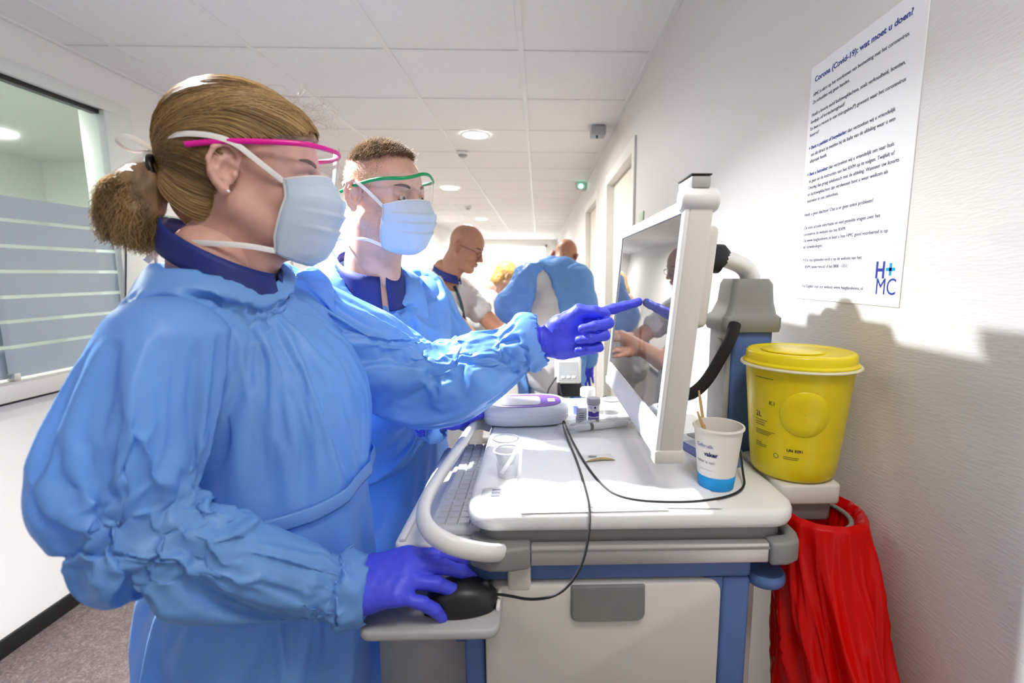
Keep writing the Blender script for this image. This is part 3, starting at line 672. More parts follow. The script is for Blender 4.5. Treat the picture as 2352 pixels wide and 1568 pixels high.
# red waste bag
def bag():
    rnd = np.random.RandomState(4); n = 220
    hs = [(1.06, .447, .712, .044, .052), (1.104, .447, .710, .055, .063), (1.114, .447, .708, .062, .070), (1.108, .447, .706, .068, .077), (1.05, .446, .69, .070, .086), (.98, .445, .665, .073, .104), (.90, .444, .64, .075, .128), (.80, .443, .62, .077, .150), (.68, .442, .61, .078, .160), (.55, .442, .61, .078, .165), (.45, .442, .61, .076, .16), (.36, .442, .61, .07, .14), (.32, .442, .61, .05, .1), (.31, .442, .61, .01, .02)]
    hs = np.array(hs); t = np.linspace(0, 1, len(hs)); tt = np.linspace(0, 1, 120)
    H = np.stack([np.interp(tt, t, hs[:, k]) for k in range(5)], 1)
    ph = rnd.rand(12)*6.28; rows = []
    for i, (z, x, y, a, b) in enumerate(H):
        amp = .002+.016*min(1, max(0, (1.11-z)/.15))
        if z < .45: amp *= max(0, (z-.31)/.14)
        row = []
        for k in range(n):
            q = 2*math.pi*k/n; wv = 0
            for m_, (fr_, am) in enumerate(((3, 1.), (4, .8), (7, .8), (11, .4), (24, .08))):
                v = math.sin(fr_*q+ph[m_]+1.6*math.sin(7*z+ph[m_+5])+.9*math.sin(q*2+z*6)); wv += am*(1-2*abs(v)**.8)
            d = amp*wv*.55
            row.append((min(.5235, x+(a+d)*math.cos(q)), y+(b+d)*math.sin(q), z))
        rows.append(row)
    mb_ = MB(); mb_.loft(rows, caps=False); return mb_
m_red = M('red_plastic_film', (.70, .003, .002), .25, var=.06, scale=8, spec=.3, bump=.15, bscale=35)
translucent(m_red, .3, (.85, .005, .003))
tag(bag().build('waste_bag', m_red, None, smooth=True), 'red plastic waste bag hanging from the ring on the cart side', 'bag')
# open sachet bin under the mouse tray
bn = thing('sachet_bin', (-.18, .79, .80), 'grey open plastic bin of sachets hung under the mouse tray', 'bin')
bm_ = MB().box((-.262, .705, .795), (-.114, .711, .905)).box((-.262, .711, .795), (-.257, .93, .905)).box((-.119, .711, .795), (-.114, .93, .905)).box((-.257, .925, .795), (-.119, .93, .905)).box((-.257, .711, .795), (-.119, .925, .80))
bm_.build('bin_wall', m_lgrey, bn, smooth=True, bevel=.0015)
rnd = random.Random(8)
m_sach = M('sachet_paper', (.74, .75, .78), .4, var=.08)
for k in range(9):
    x, y = -.245+.0145*k, .74+.10*rnd.random(); a = rnd.uniform(-.5, .5); tl = rnd.uniform(.1, .5)
    c, s = math.cos(a), math.sin(a); q = []
    for u, v in ((-.018, -.026), (.018, -.026), (.018, .026), (-.018, .026)):
        q.append((x+u*c*.8, y+u*s*.4+v*tl*.3, .888+v*.75+.01*(k % 2)))
    o = MB().prism(q, (.0, .0035, .001)).build('sachet', m_sach, None, smooth=True, bevel=.0008)
    tag(o, 'small white sachet standing in the grey bin under the tray', 'sachet', 'sachets in the grey bin')
    MB().prism([(p[0]*.7+x*.3, p[1]-.0008, .888+(p[2]-.888)*.45+.006) for p in q], (0, .0004, 0)).build('print', m_link, o)
# ------------------------------------------------------------------ poster on the wall
PY0, PY1, PZ0, PZ1 = .684, .966, 1.432, 1.872
po = thing('poster', (XR-.001, (PY0+PY1)/2, PZ0), 'white printed notice poster with blue heading on the right wall', 'poster')
box('sheet', (XR-.0016, PY0, PZ0), (XR-.0004, PY1, PZ1), m_paper, po, 0)
LN = [  # text, start px, end px (in a crop of the photograph: scale 2.178, origin 1800,0), size, ink
 ('Corona (Covid-19): wat moet u doen?', 160, 412, 655, .0135, 1),
 ('HMC is alert op het voorkomen van besmetting met het coronavirus.', 153, 484, 637, .0088, 0),
 ('Zo schudden wij geen handen.', 150, 522, 335, .0088, 0),
 ('Heeft u koorts en/of luchtwegklachten, zoals verkoudheid, hoesten,', 145, 586, 615, .0088, 0),
 ('keelpijn of kortademigheid?', 140, 621, 310, .0088, 0),
 ('En bent u recent in een risicogebied*) geweest waar het coronavirus', 138, 655, 617, .0088, 0),
 ('heerst?', 135, 687, 180, .0088, 0),
 ('+ Bent u pati\u00ebnt of begeleider:|dan verzoeken wij u vriendelijk', 130, 752, 565, .0088, 2),
 ('om dit direct te melden bij de balie van de afdeling waar u een', 140, 783, 563, .0088, 0),
 ('afspraak heeft.', 135, 816, 220, .0088, 0),
 ('+ Bent u bezoeker:|dan verzoeken wij u vriendelijk om naar huis', 122, 884, 557, .0088, 2),
 ('te gaan en de instructies van het RIVM op te volgen. Twijfelt u?', 130, 916, 560, .0088, 0),
 ('Overleg dan graag telefonisch met de afdeling. Wanneer uw koorts', 127, 949, 583, .0088, 0),
 ('en luchtwegklachten zijn verdwenen bent u weer welkom als', 124, 982, 527, .0088, 0),
 ('bezoeker in ons ziekenhuis.', 122, 1015, 278, .0088, 0),
 ('Heeft u geen klachten? Dan is er geen enkel probleem!', 108, 1084, 453, .0088, 0),
 ('Zie voor actuele informatie en veel gestelde vragen over het', 106, 1149, 488, .0088, 0),
 ('coronavirus de website van het RIVM.', 103, 1181, 315, .0088, 0),
 ('Op www.haaglandenmc.nl leest u hoe HMC goed voorbereid is op', 102, 1212, 526, .0088, 0),
 ('de ontwikkelingen.', 101, 1244, 198, .0088, 0),
 ('*) De risicogebieden vindt u op de website van het', 100, 1309, 394, .0084, 0),
 ('RIVM (www.rivm.nl) of bel 0800 - 1351.', 110, 1342, 325, .0084, 0),
 ('For English: visit our website www.haaglandenmc.nl', 96, 1436, 400, .0084, 0)]
for s, x0, y0, x1, sz, ink in LN:
    a = PXx(1800+x0/2.178, y0/2.178, XR); e = None
    # walk along the horizontal line on the wall until the pixel column x1 is reached
    lo, hi = a[1]-.30, a[1]
    for _ in range(40):
        md = (lo+hi)/2; d = np.array([XR, md, a[2]])-_c; u = PX+F*(d@_r)/(d@_f)
        if u > 1800+x1/2.178: lo = md
        else: hi = md
    L_ = a[1]-lo
    org = (XR-.0018, a[1], a[2])
    if ink == 2:
        b0, b1_ = s.split('|'); k = L_*len(b0)/len(s)*1.03
        lettering('text_line', b0, sz, org, (0, -1, 0), (0, 0, 1), m_inkb, po, bold=.00018, width=k)
        lettering('text_line', b1_, sz, (org[0], org[1]-k-.002, org[2]), (0, -1, 0), (0, 0, 1), m_ink, po, width=L_-k-.002)
    else:
        lettering('text_line', s, sz, org, (0, -1, 0), (0, 0, 1), m_inkb if ink else m_ink, po, bold=.0003 if ink else 0, width=L_)
    if 'www' in s:
        i0 = s.index('www')/len(s); i1 = (s.index('.nl')+3)/len(s)
        box('underline', (XR-.0019, a[1]-L_*i1, a[2]-.0019), (XR-.0016, a[1]-L_*i0, a[2]-.0015), m_link, po, 0)
la = PXx(2011, 638, XR)
lettering('emblem', 'H', .036, (XR-.0018, la[1], la[2]), (0, -1, 0), (0, 0, 1), m_inkb, po, bold=.0009, width=.0205)
pm = la[1]-.0325
box('emblem_cross', (XR-.0019, pm-.0095, la[2]+.0105), (XR-.0016, pm+.0095, la[2]+.0155), m_inkc, po, 0)
box('emblem_cross', (XR-.0019, pm-.0026, la[2]+.0035), (XR-.0016, pm+.0026, la[2]+.0225), m_inkc, po, 0)
lb_ = PXx(2011, 675, XR)
lettering('emblem', 'MC', .036, (XR-.0018, lb_[1], lb_[2]), (0, -1, 0), (0, 0, 1), m_inkb, po, width=.043)
# ------------------------------------------------------------------ small fittings on walls and ceiling
dv = thing('motion_sensor', (.41, 3.40, CH), 'grey box sensor on the ceiling by the first door', 'sensor')
MB().rprism(.36, 3.35, .46, 3.46, CH-.062, CH-.0005, .012, 5, .008).build('housing', M('sensor_grey', (.40, .40, .42), .5), dv, smooth=True, auto=50)
MB().lathe([(.001, -.02), (.006, -.018), (.008, 0)], (.40, 3.375, CH-.062), 16, caps=False).build('lens', m_black, dv, smooth=True)
ex = thing('emergency_light', (.47, 5.40, CH), 'small ceiling box with a green indicator light', 'emergency light')
MB().rprism(.41, 5.34, .525, 5.46, CH-.075, CH-.0005, .012, 5, .008).build('housing', M('sensor_grey2', (.55, .56, .55), .5), ex, smooth=True, auto=50)
MB().lathe([(.001, 0), (.022, 0), (.02, .012), (.001, .014)], (.465, 5.338, CH-.045), 20, axis=(0, -1, 0)).build('indicator', M('green_lamp', (.1, .9, .5), .4, emit=((.25, 1, .6), 6)), ex, smooth=True)
for x, y, lab in ((-1.045, 7.3, 'white round smoke detector on the ceiling beyond the downlight'), (-.62, 4.1, 'white round smoke detector above the man with green glasses')):
    t = thing('smoke_detector', (x, y, CH), lab, 'smoke detector', 'ceiling smoke detectors')
    MB().lathe([(.05, -.0005), (.05, -.014), (.04, -.022)], (x, y, CH), 28, caps=False).build('base', m_white, t, smooth=True, auto=40)
    MB().lathe([(.034, -.02), (.033, -.034), (.02, -.042), (.001, -.043)], (x, y, CH), 28, caps=False).build('sensor_head', m_lgrey, t, smooth=True, auto=40)
sg = thing('door_sign', (XR-.002, 2.47, 1.735), 'small pale green sign on the right wall before the door', 'sign')
box('plate', (XR-.006, 2.43, 1.735), (XR-.0005, 2.53, 1.795), M('pale_green', (.45, .60, .40), .5), sg, .001)
box('frame', (XR-.007, 2.425, 1.728), (XR-.0006, 2.535, 1.734), m_lgrey, sg, .001)
gn = thing('notice', (XL+.001, 2.83, 1.56), 'framed notice with green header reading groen behind the ponytail', 'notice')
box('sheet', (XL+.0005, 2.70, 1.50), (XL+.004, 2.98, 1.80), m_paper, gn, 0)
box('green_header', (XL+.0042, 2.70, 1.70), (XL+.005, 2.98, 1.80), M('green_print', (.02, .22, .06), .5), gn, 0)
fnb = MB()
for y0, y1, z0, z1 in ((2.69, 2.70, 1.49, 1.81), (2.98, 2.99, 1.49, 1.81), (2.70, 2.98, 1.49, 1.50), (2.70, 2.98, 1.80, 1.81)): fnb.box((XL+.0005, y0, z0), (XL+.009, y1, z1))
fnb.build('frame', m_lgrey, gn)
lettering('lettering', 'groen', .075, (XL+.0053, 2.715, 1.728), (0, 1, 0), (0, 0, 1), m_paper, gn, bold=.001, width=.24)
box('print', (XL+.0042, 2.73, 1.635), (XL+.005, 2.90, 1.641), m_link, gn, 0)
nb = thing('notice_board', (XL+.001, 4.37, 1.30), 'pale notice board with thin metal frame on the far left wall', 'notice board')
box('panel', (XL+.0005, 4.15, 1.25), (XL+.012, 4.58, 1.70), M('board_grey', (.52, .54, .55), .4), nb, 0)
fnb = MB()
for y0, y1, z0, z1 in ((4.14, 4.16, 1.24, 1.715), (4.57, 4.59, 1.24, 1.715), (4.16, 4.57, 1.24, 1.26), (4.16, 4.57, 1.695, 1.715)): fnb.box((XL+.0005, y0, z0), (XL+.02, y1, z1))
fnb.build('frame', M('satin_steel', (.6, .6, .6), .3, .9), nb)
wc = chaikin([PXx(308, 508, XL+.016), PXx(296, 535, XL+.016), PXx(289, 560, XL+.016), PXx(290, 600, XL+.016), PXx(288, 700, XL+.016)], 2)
tag(MB().tube(wc, .003, 8).build('wall_cord', m_rubber, None, smooth=True), 'thin black cord running down the hatch frame', 'cable')
# ================================================================== people: distance-field bodies meshed by surface nets
A3 = lambda *p: np.array(p, float)
def rotz(a): c, s = math.cos(a), math.sin(a); return np.array([[c, -s, 0], [s, c, 0], [0, 0, 1]])
def roty(a): c, s = math.cos(a), math.sin(a); return np.array([[c, 0, s], [0, 1, 0], [-s, 0, c]])
def rotx(a): c, s = math.cos(a), math.sin(a); return np.array([[1, 0, 0], [0, c, -s], [0, s, c]])
class SDF:
    def __init__(s, lo, hi, h):
        s.lo = np.array(lo, float); s.h = h; s.n = np.ceil((np.array(hi)-s.lo)/h).astype(int)+1
        s.ax = [(s.lo[i]+h*np.arange(s.n[i])).astype(np.float32) for i in range(3)]
        s.D = np.full(s.n, .5, np.float32)
    def _sub(s, lo, hi):
        i0 = np.clip(np.floor((lo-s.lo)/s.h).astype(int), 0, s.n); i1 = np.clip(np.ceil((hi-s.lo)/s.h).astype(int)+1, 0, s.n)
        if (i1 <= i0).any(): return None
        sl = tuple(slice(a, b) for a, b in zip(i0, i1))
        return sl, s.ax[0][sl[0]][:, None, None], s.ax[1][sl[1]][None, :, None], s.ax[2][sl[2]][None, None, :]
    def _mix(s, sl, d, k, op):
        D = s.D[sl]
        if op == 'sub': d = -d; h = np.clip(.5-.5*(D-d)/k, 0, 1); s.D[sl] = D*(1-h)+d*h+k*h*(1-h)
        else: h = np.clip(.5+.5*(d-D)/k, 0, 1); s.D[sl] = d*(1-h)+D*h-k*h*(1-h)
    def cone(s, a, b, ra, rb, k=.02, flat=None, op='add'):
        a = np.array(a, float); b = np.array(b, float); m = max(ra, rb)*(max(1, flat[1]) if flat else 1)+k+3*s.h
        q = s._sub(np.minimum(a, b)-m, np.maximum(a, b)+m)
        if q is None: return s
        sl, X, Y, Z = q; p = [X-a[0], Y-a[1], Z-a[2]]; ba = b-a; f = 1.
        if flat:
            n = np.array(flat[0], float); n /= np.linalg.norm(n); g = 1/flat[1]-1
            dt = p[0]*n[0]+p[1]*n[1]+p[2]*n[2]; p = [p[i]+g*dt*n[i] for i in range(3)]; ba = ba+g*(ba@n)*n; f = min(1, flat[1])
        l2 = max(ba@ba, 1e-9)
        t = np.clip((p[0]*ba[0]+p[1]*ba[1]+p[2]*ba[2])/l2, 0, 1)
        d = np.sqrt((p[0]-ba[0]*t)**2+(p[1]-ba[1]*t)**2+(p[2]-ba[2]*t)**2)-(ra+(rb-ra)*t)
        s._mix(sl, (d*f).astype(np.float32), k, op); return s
    def ball(s, c, r, k=.02, rot=None, op='add'):
        c = np.array(c, float); r = np.array(r if hasattr(r, '__len__') else (r, r, r), float); m = r.max()+k+3*s.h
        q = s._sub(c-m, c+m)
        if q is None: return s
        sl, X, Y, Z = q; p = [X-c[0], Y-c[1], Z-c[2]]
        if rot is not None: p = [rot[0, i]*p[0]+rot[1, i]*p[1]+rot[2, i]*p[2] for i in range(3)]
        k0 = np.sqrt((p[0]/r[0])**2+(p[1]/r[1])**2+(p[2]/r[2])**2); k1 = np.sqrt((p[0]/r[0]**2)**2+(p[1]/r[1]**2)**2+(p[2]/r[2]**2)**2)+1e-6
        s._mix(sl, (k0*(k0-1)/k1).astype(np.float32), k, op); return s
    def chain(s, pts, rad, k=.02, flat=None):
        for i in range(len(pts)-1): s.cone(pts[i], pts[i+1], rad[i], rad[i+1], k, flat)
        return s
    def field(s, fn, op='max', k=.004):
        X, Y, Z = s.ax[0][:, None, None], s.ax[1][None, :, None], s.ax[2][None, None, :]
        d = fn(X, Y, Z).astype(np.float32)+np.zeros_like(s.D)
        h = np.clip(.5-.5*(s.D-d)/k, 0, 1); s.D = s.D*(1-h)+d*h+k*h*(1-h); return s
    def mesh(s, smooth=2):
        D = s.D; D = D.copy(); D[0], D[-1], D[:, 0], D[:, -1], D[:, :, 0], D[:, :, -1] = .1, .1, .1, .1, .1, .1
        I = D < 0; nx, ny, nz = D.shape
        cnt = np.zeros((nx-1, ny-1, nz-1), np.float32); acc = np.zeros((nx-1, ny-1, nz-1, 3), np.float32)
        faces = []
        st = I[:-1, :-1, :-1]; act = np.zeros_like(st); al = np.ones_like(st)
        for a in (0, 1):
            for b in (0, 1):
                for c in (0, 1):
                    q = I[a:nx-1+a, b:ny-1+b, c:nz-1+c]; act |= q; al &= q
        act &= ~al
        ci = np.argwhere(act); vid = np.full(act.shape, -1, np.int64); vid[act] = np.arange(len(ci))
        P = np.zeros((len(ci), 3)); C = np.zeros(len(ci))
        cor = [(a, b, c) for a in (0, 1) for b in (0, 1) for c in (0, 1)]
        dv = {c: D[ci[:, 0]+c[0], ci[:, 1]+c[1], ci[:, 2]+c[2]] for c in cor}
        for c0 in cor:
            for ax in range(3):
                if c0[ax]: continue
                c1 = list(c0); c1[ax] = 1; c1 = tuple(c1); a, b = dv[c0], dv[c1]; x = (a < 0) != (b < 0)
                t = np.where(x, a/(a-b+1e-12), 0); q = np.tile(np.array(c0, float), (len(ci), 1)); q[:, ax] = t
                P[x] += q[x]; C[x] += 1
        V = s.lo+(ci+P/C[:, None])*s.h
        for ax in range(3):
            sl0 = [slice(1, -1)]*3; sl0[ax] = slice(0, -1); sl1 = list(sl0); sl1[ax] = slice(1, None)
            A, B = I[tuple(sl0)], I[tuple(sl1)]; e = np.argwhere(A != B); off = np.array([1, 1, 1]); off[ax] = 0; e = e+off
            u, w_ = (ax+1) % 3, (ax+2) % 3; du = np.eye(3, dtype=int)[u]; dw = np.eye(3, dtype=int)[w_]
            g = lambda m: vid[tuple((e-m).T)]
            q = np.stack([g(du+dw), g(dw), g(0*du), g(du)], 1)
            fl = ~I[tuple(e.T)]
            q[fl] = q[fl][:, ::-1]; faces.append(q)
        Fc = np.concatenate(faces); Fc = Fc[(Fc >= 0).all(1)]
        if smooth: V = relax(V, Fc, smooth)
        return V, Fc
def relax(V, Fc, n=2, lam=.5):
    e = np.concatenate([Fc[:, [i, (i+1) % Fc.shape[1]]] for i in range(Fc.shape[1])]); e = np.concatenate([e, e[:, ::-1]])
    c = np.bincount(e[:, 0], minlength=len(V)).astype(float)+1e-9
    for _ in range(n):
        for l in (lam, -lam*1.03):
            m = np.stack([np.bincount(e[:, 0], weights=V[e[:, 1], k], minlength=len(V)) for k in range(3)], 1)/c[:, None]; V = V+l*(m-V)
    return V
def normals(V, Fc):
    n = np.cross(V[Fc[:, 2]]-V[Fc[:, 0]], V[Fc[:, 3 if Fc.shape[1] > 3 else 1]]-V[Fc[:, 1]]) if Fc.shape[1] > 3 else np.cross(V[Fc[:, 1]]-V[Fc[:, 0]], V[Fc[:, 2]]-V[Fc[:, 0]])
    o = np.zeros_like(V)
    for i in range(Fc.shape[1]):
        for k in range(3): o[:, k] += np.bincount(Fc[:, i], weights=n[:, k], minlength=len(V))
    return o/(np.linalg.norm(o, axis=1, keepdims=True)+1e-12)
def np_mesh(name, V, Fc):
    me = bpy.data.meshes.new(name); me.vertices.add(len(V)); me.vertices.foreach_set('co', np.asarray(V, np.float32).ravel())
    m = Fc.shape[1]; me.loops.add(Fc.size); me.polygons.add(len(Fc)); me.loops.foreach_set('vertex_index', Fc.astype(np.int32).ravel())
    me.polygons.foreach_set('loop_start', np.arange(0, Fc.size, m, dtype=np.int32)); me.update(calc_edges=True); me.validate(); return me
def emit(name, V, Fc, mat, parent, sub=0):
    me = np_mesh(name, V-ORG[parent.name], Fc); o = link(name, me, mat, parent); me.shade_smooth()
    if sub: md = o.modifiers.new('subdivide', 'SUBSURF'); md.levels = md.render_levels = sub
    return o
# ---- noise
_pr = np.random.RandomState(11).rand(64, 64, 64).astype(np.float32)
def vnoise(P):
    i = np.floor(P).astype(int); f = P-i; f = f*f*(3-2*f); i0 = i % 64; i1 = (i+1) % 64; r = 0
    for a in (0, 1):
        for b in (0, 1):
            for c in (0, 1):
                w_ = (f[:, 0] if a else 1-f[:, 0])*(f[:, 1] if b else 1-f[:, 1])*(f[:, 2] if c else 1-f[:, 2])
                r = r+w_*_pr[(i1 if a else i0)[:, 0], (i1 if b else i0)[:, 1], (i1 if c else i0)[:, 2]]
    return r*2-1
def ridged(P): return 1-2*np.abs(vnoise(P))
# ---- materials
def skin(name, c, rough=.5): return M(name, c, rough, var=.09, scale=45, bump=.12, bscale=700, sss=.12, sssr=(.012,))
m_skinw = skin('skin_fair', (.64, .36, .29)); m_skinm = skin('skin_light', (.64, .38, .29)); m_skinb = skin('skin_ruddy', (.50, .24, .15))
m_gown = M('gown_nonwoven', (.20, .44, .86), .42, var=.05, scale=18, bump=.08, bscale=1200, sheen=.0)
translucent(m_gown, .30, (.16, .46, .95))
m_glove = M('nitrile_glove', (.06, .075, .72), .46, var=.06, scale=30, bump=.05, bscale=500, spec=.45)
m_navy = M('navy_collar', (.006, .018, .16), .6, var=.1, bump=.1, bscale=900)
m_tunic = M('white_tunic', (.66, .65, .64), .75, var=.03, bump=.1, bscale=900)
m_mask = M('mask_paper_blue', (.66, .77, .90), .7, var=.02, bump=.06, bscale=1500); translucent(m_mask, .25, (.6, .76, .92))
m_tape = M('white_tie', (.74, .73, .72), .7, var=.03)
m_lens = film('visor_film', (.86, .84, .95), .05, .04)
m_eye = M('eye_white', (.7, .68, .66), .15, var=.02); m_iris = M('iris_dark', (.05, .035, .03), .15)
m_brow = M('brow_hair', (.10, .055, .03), .7, var=.3)
m_trous = M('white_trousers', (.62, .61, .60), .8, var=.03, bump=.1, bscale=700)
m_shoe = M('white_clog', (.6, .6, .6), .4)
# ---- head
def head_sdf(kind='f', h=.0024, eyes_closed=False):
    w_ = {'f': .96, 'm': 1.0}[kind]
    s = SDF((-.125, -.1, -.225), (.135, .1, .135), h)
    s.ball((-.007, 0, .028), (.089, .074*w_, .088), .01)
    s.ball((.030, 0, .02), (.062, .064*w_, .07), .02)
    s.ball((.032, 0, -.04), (.056, .058*w_, .078), .025)
    for y in (-1, 1):
        s.cone((.0, y*.055*w_, -.055), (.055, y*.026*w_, -.105), .018, .017, .03)
        s.ball((.060, y*.038*w_, -.034), .024, .02)
        s.cone((.080, y*.012, .014), (.070, y*.045, .012), .0095, .008, .014)
    s.cone((.068, -.010, -.108), (.068, .010, -.108), .017, .017, .02)
    for y in (-1, 1): s.ball((.098, y*.030, -.004), (.016, .019, .013), .012, op='sub')
    for y in (-1, 1): s.ball((.0745, y*.031, -.005), .0125, .003)
    for y in (-1, 1): s.cone((.082, y*.018, .002 if not eyes_closed else -.006), (.078, y*.045, .001 if not eyes_closed else -.006), .0042, .0036, .004)
    s.cone((.088, 0, .004), (.112, 0, -.036), .0075, .0095, .012)
    for y in (-1, 1): s.ball((.100, y*.0125, -.041), (.011, .008, .008), .006)
    s.cone((.092, -.014, -.064), (.092, .014, -.064), .0065, .0065, .01, flat=((0, 0, 1), .7))
    s.cone((.089, -.012, -.077), (.089, .012, -.077), .0075, .0075, .01, flat=((0, 0, 1), .7))
    s.cone((-.028, 0, -.05), (-.052, 0, -.2), .053*w_, .056*w_, .03)
    s.cone((.0, 0, -.09), (-.015, 0, -.2), .036*w_, .042*w_, .03)
    # ears
    for y in (-1, 1):
        b = A3(-.006, y*.0735*w_, -.008); rz = rotz(y*R(-24)) @ roty(R(12))
        L_ = lambda x, o, z: b+rz @ A3(x, y*o, z)
        s.ball(L_(-.010, .004, .002), (.019, .0042, .029), .006, rot=rz)
        arc = [L_(.006+0*t, .006, -.002) for t in (0,)]
        rim = [(.004, .007, .006), (.006, .009, .019), (-.002, .0105, .029), (-.014, .011, .0315), (-.025, .0115, .022), (-.028, .011, .006), (-.023, .010, -.010), (-.014, .009, -.022), (-.004, .006, -.028)]
        rp_ = [L_(*q) for q in rim]
        s.chain(rp_, [.0032]*6+[.0034, .0042, .0055], .003)
        s.chain([L_(-.006, .007, .017), L_(-.016, .0085, .008), L_(-.017, .0085, -.004), L_(-.010, .008, -.013)], [.0022, .0026, .0028, .0026], .004)
        s.ball(L_(-.004, .0085, -.002), (.0085, .0055, .010), .003, rot=rz, op='sub')
        s.ball(L_(.004, .0065, -.005), (.003, .0035, .005), .003, rot=rz)
        s.ball(L_(-.005, .006, -.028), (.0062, .004, .0075), .004, rot=rz)
    return s
def head_mesh(kind, closed=False, h=.0024):
    return head_sdf(kind, h, closed).mesh(2)
class Head:
    """places head-local coordinates in the world"""
    def __init__(s, c, yaw, pitch, roll=0, scale=1.): s.c = np.array(c, float); s.R = rotz(R(yaw)) @ roty(R(pitch)) @ rotx(R(roll)); s.k = scale
    def __call__(s, *p):
        p = np.array(p[0] if len(p) == 1 else p, float); return s.c+s.k*(p @ s.R.T)
def strands(paths, r0, r1, name, mat, parent, sides=3):
    """paths: (n, m, 3) world; thin three-sided hairs as one mesh"""
    n, m, _ = paths.shape
    t = np.gradient(paths, axis=1); t /= np.linalg.norm(t, axis=2, keepdims=True)+1e-12
    ref = np.array([.3, .5, .8]); a = np.cross(t, ref); a /= np.linalg.norm(a, axis=2, keepdims=True)+1e-12; b = np.cross(t, a)
    rad = np.linspace(r0, r1, m)[None, :, None]
    V = np.stack([paths+rad*(a*math.cos(2*math.pi*k/sides)+b*math.sin(2*math.pi*k/sides)) for k in range(sides)], 2).reshape(-1, 3)
    idx = np.arange(n*m*sides).reshape(n, m, sides); q = []
    for k in range(sides):
        k2 = (k+1) % sides; q.append(np.stack([idx[:, :-1, k], idx[:, :-1, k2], idx[:, 1:, k2], idx[:, 1:, k]], -1).reshape(-1, 4))
    o = emit(name, V, np.concatenate(q), mat, parent)
    if len(o.data.vertices) == len(V):
        lk = vnoise(paths[:, m//2]*55)*.35+np.random.RandomState(n).rand(n)*.6+.15          # locks of lighter and darker hair
        o.data.attributes.new('tone', 'FLOAT', 'POINT').data.foreach_set('value', np.repeat(np.clip(lk, 0, 1), m*sides).astype(np.float32))
    return o
def face_parts(P, H, eyes='open', brow=True, lid=None):
    for y in (-1, 1):
        if eyes == 'open':
            e = MB().lathe([(.0005, .0), (.004, .0008), (.0055, .0022)], (0, 0, 0), 16, caps=False)
            c = A3(.0872, y*.031, -.006)
            MB().add([H(c+A3(-.0012*(a**2+b**2)/.00006, a, b)) for a in np.linspace(-.010, .010, 9) for b in np.linspace(-.0042, .0042, 5)], [(i*5+j, (i+1)*5+j, (i+1)*5+j+1, i*5+j+1) for i in range(8) for j in range(4)]).build('eye', m_eye, P, smooth=True)
            ir = [H(c+A3(.0006, .0045*math.cos(t), .0042*math.sin(t))) for t in np.linspace(0, 2*math.pi, 14)[:-1]]
            MB().add(ir, [tuple(range(13))]).build('iris', m_iris, P)
        ls = [H(.0885-.012*((t-.5)*2)**2*.5-.0015, y*(.020+.024*t), -.0085-.003*math.sin(math.pi*t)) for t in np.linspace(0, 1, 8)]
        MB().tube(ls, [.0006]+[.0011]*6+[.0006], 6).build('eyelashes', m_brow, P, smooth=True)
        if brow:
            bs = [H(.0925-.016*t*t, y*(.012+.038*t), .016+.006*math.sin(2.4*t)) for t in np.linspace(0, 1, 8)]
            MB().tube(bs, [.002, .003, .0032, .003, .0028, .0024, .0018, .001], 6, flat=(1, .5)).build('eyebrow', m_brow, P, smooth=True)
def mask(P, H, top=0., wide=1.0):
    prof = np.array([(.0, .110, .004), (.12, .121, -.018), (.28, .1295, -.036), (.45, .127, -.056), (.62, .120, -.076), (.8, .113, -.101), (.93, .102, -.121), (1, .080, -.134)])
    edge = np.array([(.0, .058, .066, -.012), (.3, .060, .068, -.036), (.6, .053, .066, -.066), (.85, .042, .060, -.094), (1, .040, .054, -.117)])
    prof[:, 2] += top*(1-prof[:, 0]); edge[:, 3] += top*(1-edge[:, 0])
    nv, ns = 45, 41; rows = []
    for i in range(nv):
        v = i/(nv-1); xm, zm = np.interp(v, prof[:, 0], prof[:, 1]), np.interp(v, prof[:, 0], prof[:, 2])
        xe, ye, ze = [np.interp(v, edge[:, 0], edge[:, k]) for k in (1, 2, 3)]
        row = []
        for j in range(ns):
            s = 2*j/(ns-1)-1; a = abs(s); c = math.cos(a*math.pi/2)**.85; y = math.copysign(math.sin(a*math.pi/2)**.95, s)*ye*wide
            pl = 0
            for v0 in (.22, .42, .62): 
                d = (v-v0)/.06; pl += .0050*(1 if d > 0 else 0)*math.exp(-max(0, d)*.9)*(1-a**4)
            wr_ = .0012*math.sin(9*v+7*s)*a+.0010*math.sin(23*s+5*v)
            row.append(H(xe+(xm-xe)*c+pl+wr_, y, ze+(zm-ze)*c))
        rows.append(row)
    b = MB(); b.grid(rows); o = b.build('face_mask', m_mask, P, smooth=True)
    md = o.modifiers.new('thickness', 'SOLIDIFY'); md.thickness = .0012
    for y in (0, ns-1):
        e = [r[y] for r in rows]; MB().tube(e, .0021, 6, flat=(1, .6)).build('edge_binding', m_tape, o, smooth=True)
    MB().tube([r for r in rows[0]], .0018, 6).build('nose_seam', m_tape, o, smooth=True)
    return o, rows
def ribbon(pts, w_, name, mat, parent, upv=(0, 0, 1), n=3):
    return MB().tube(chaikin(pts, n), w_, 8, flat=(1, .12), upv=upv).build(name, mat, parent, smooth=True, auto=60)
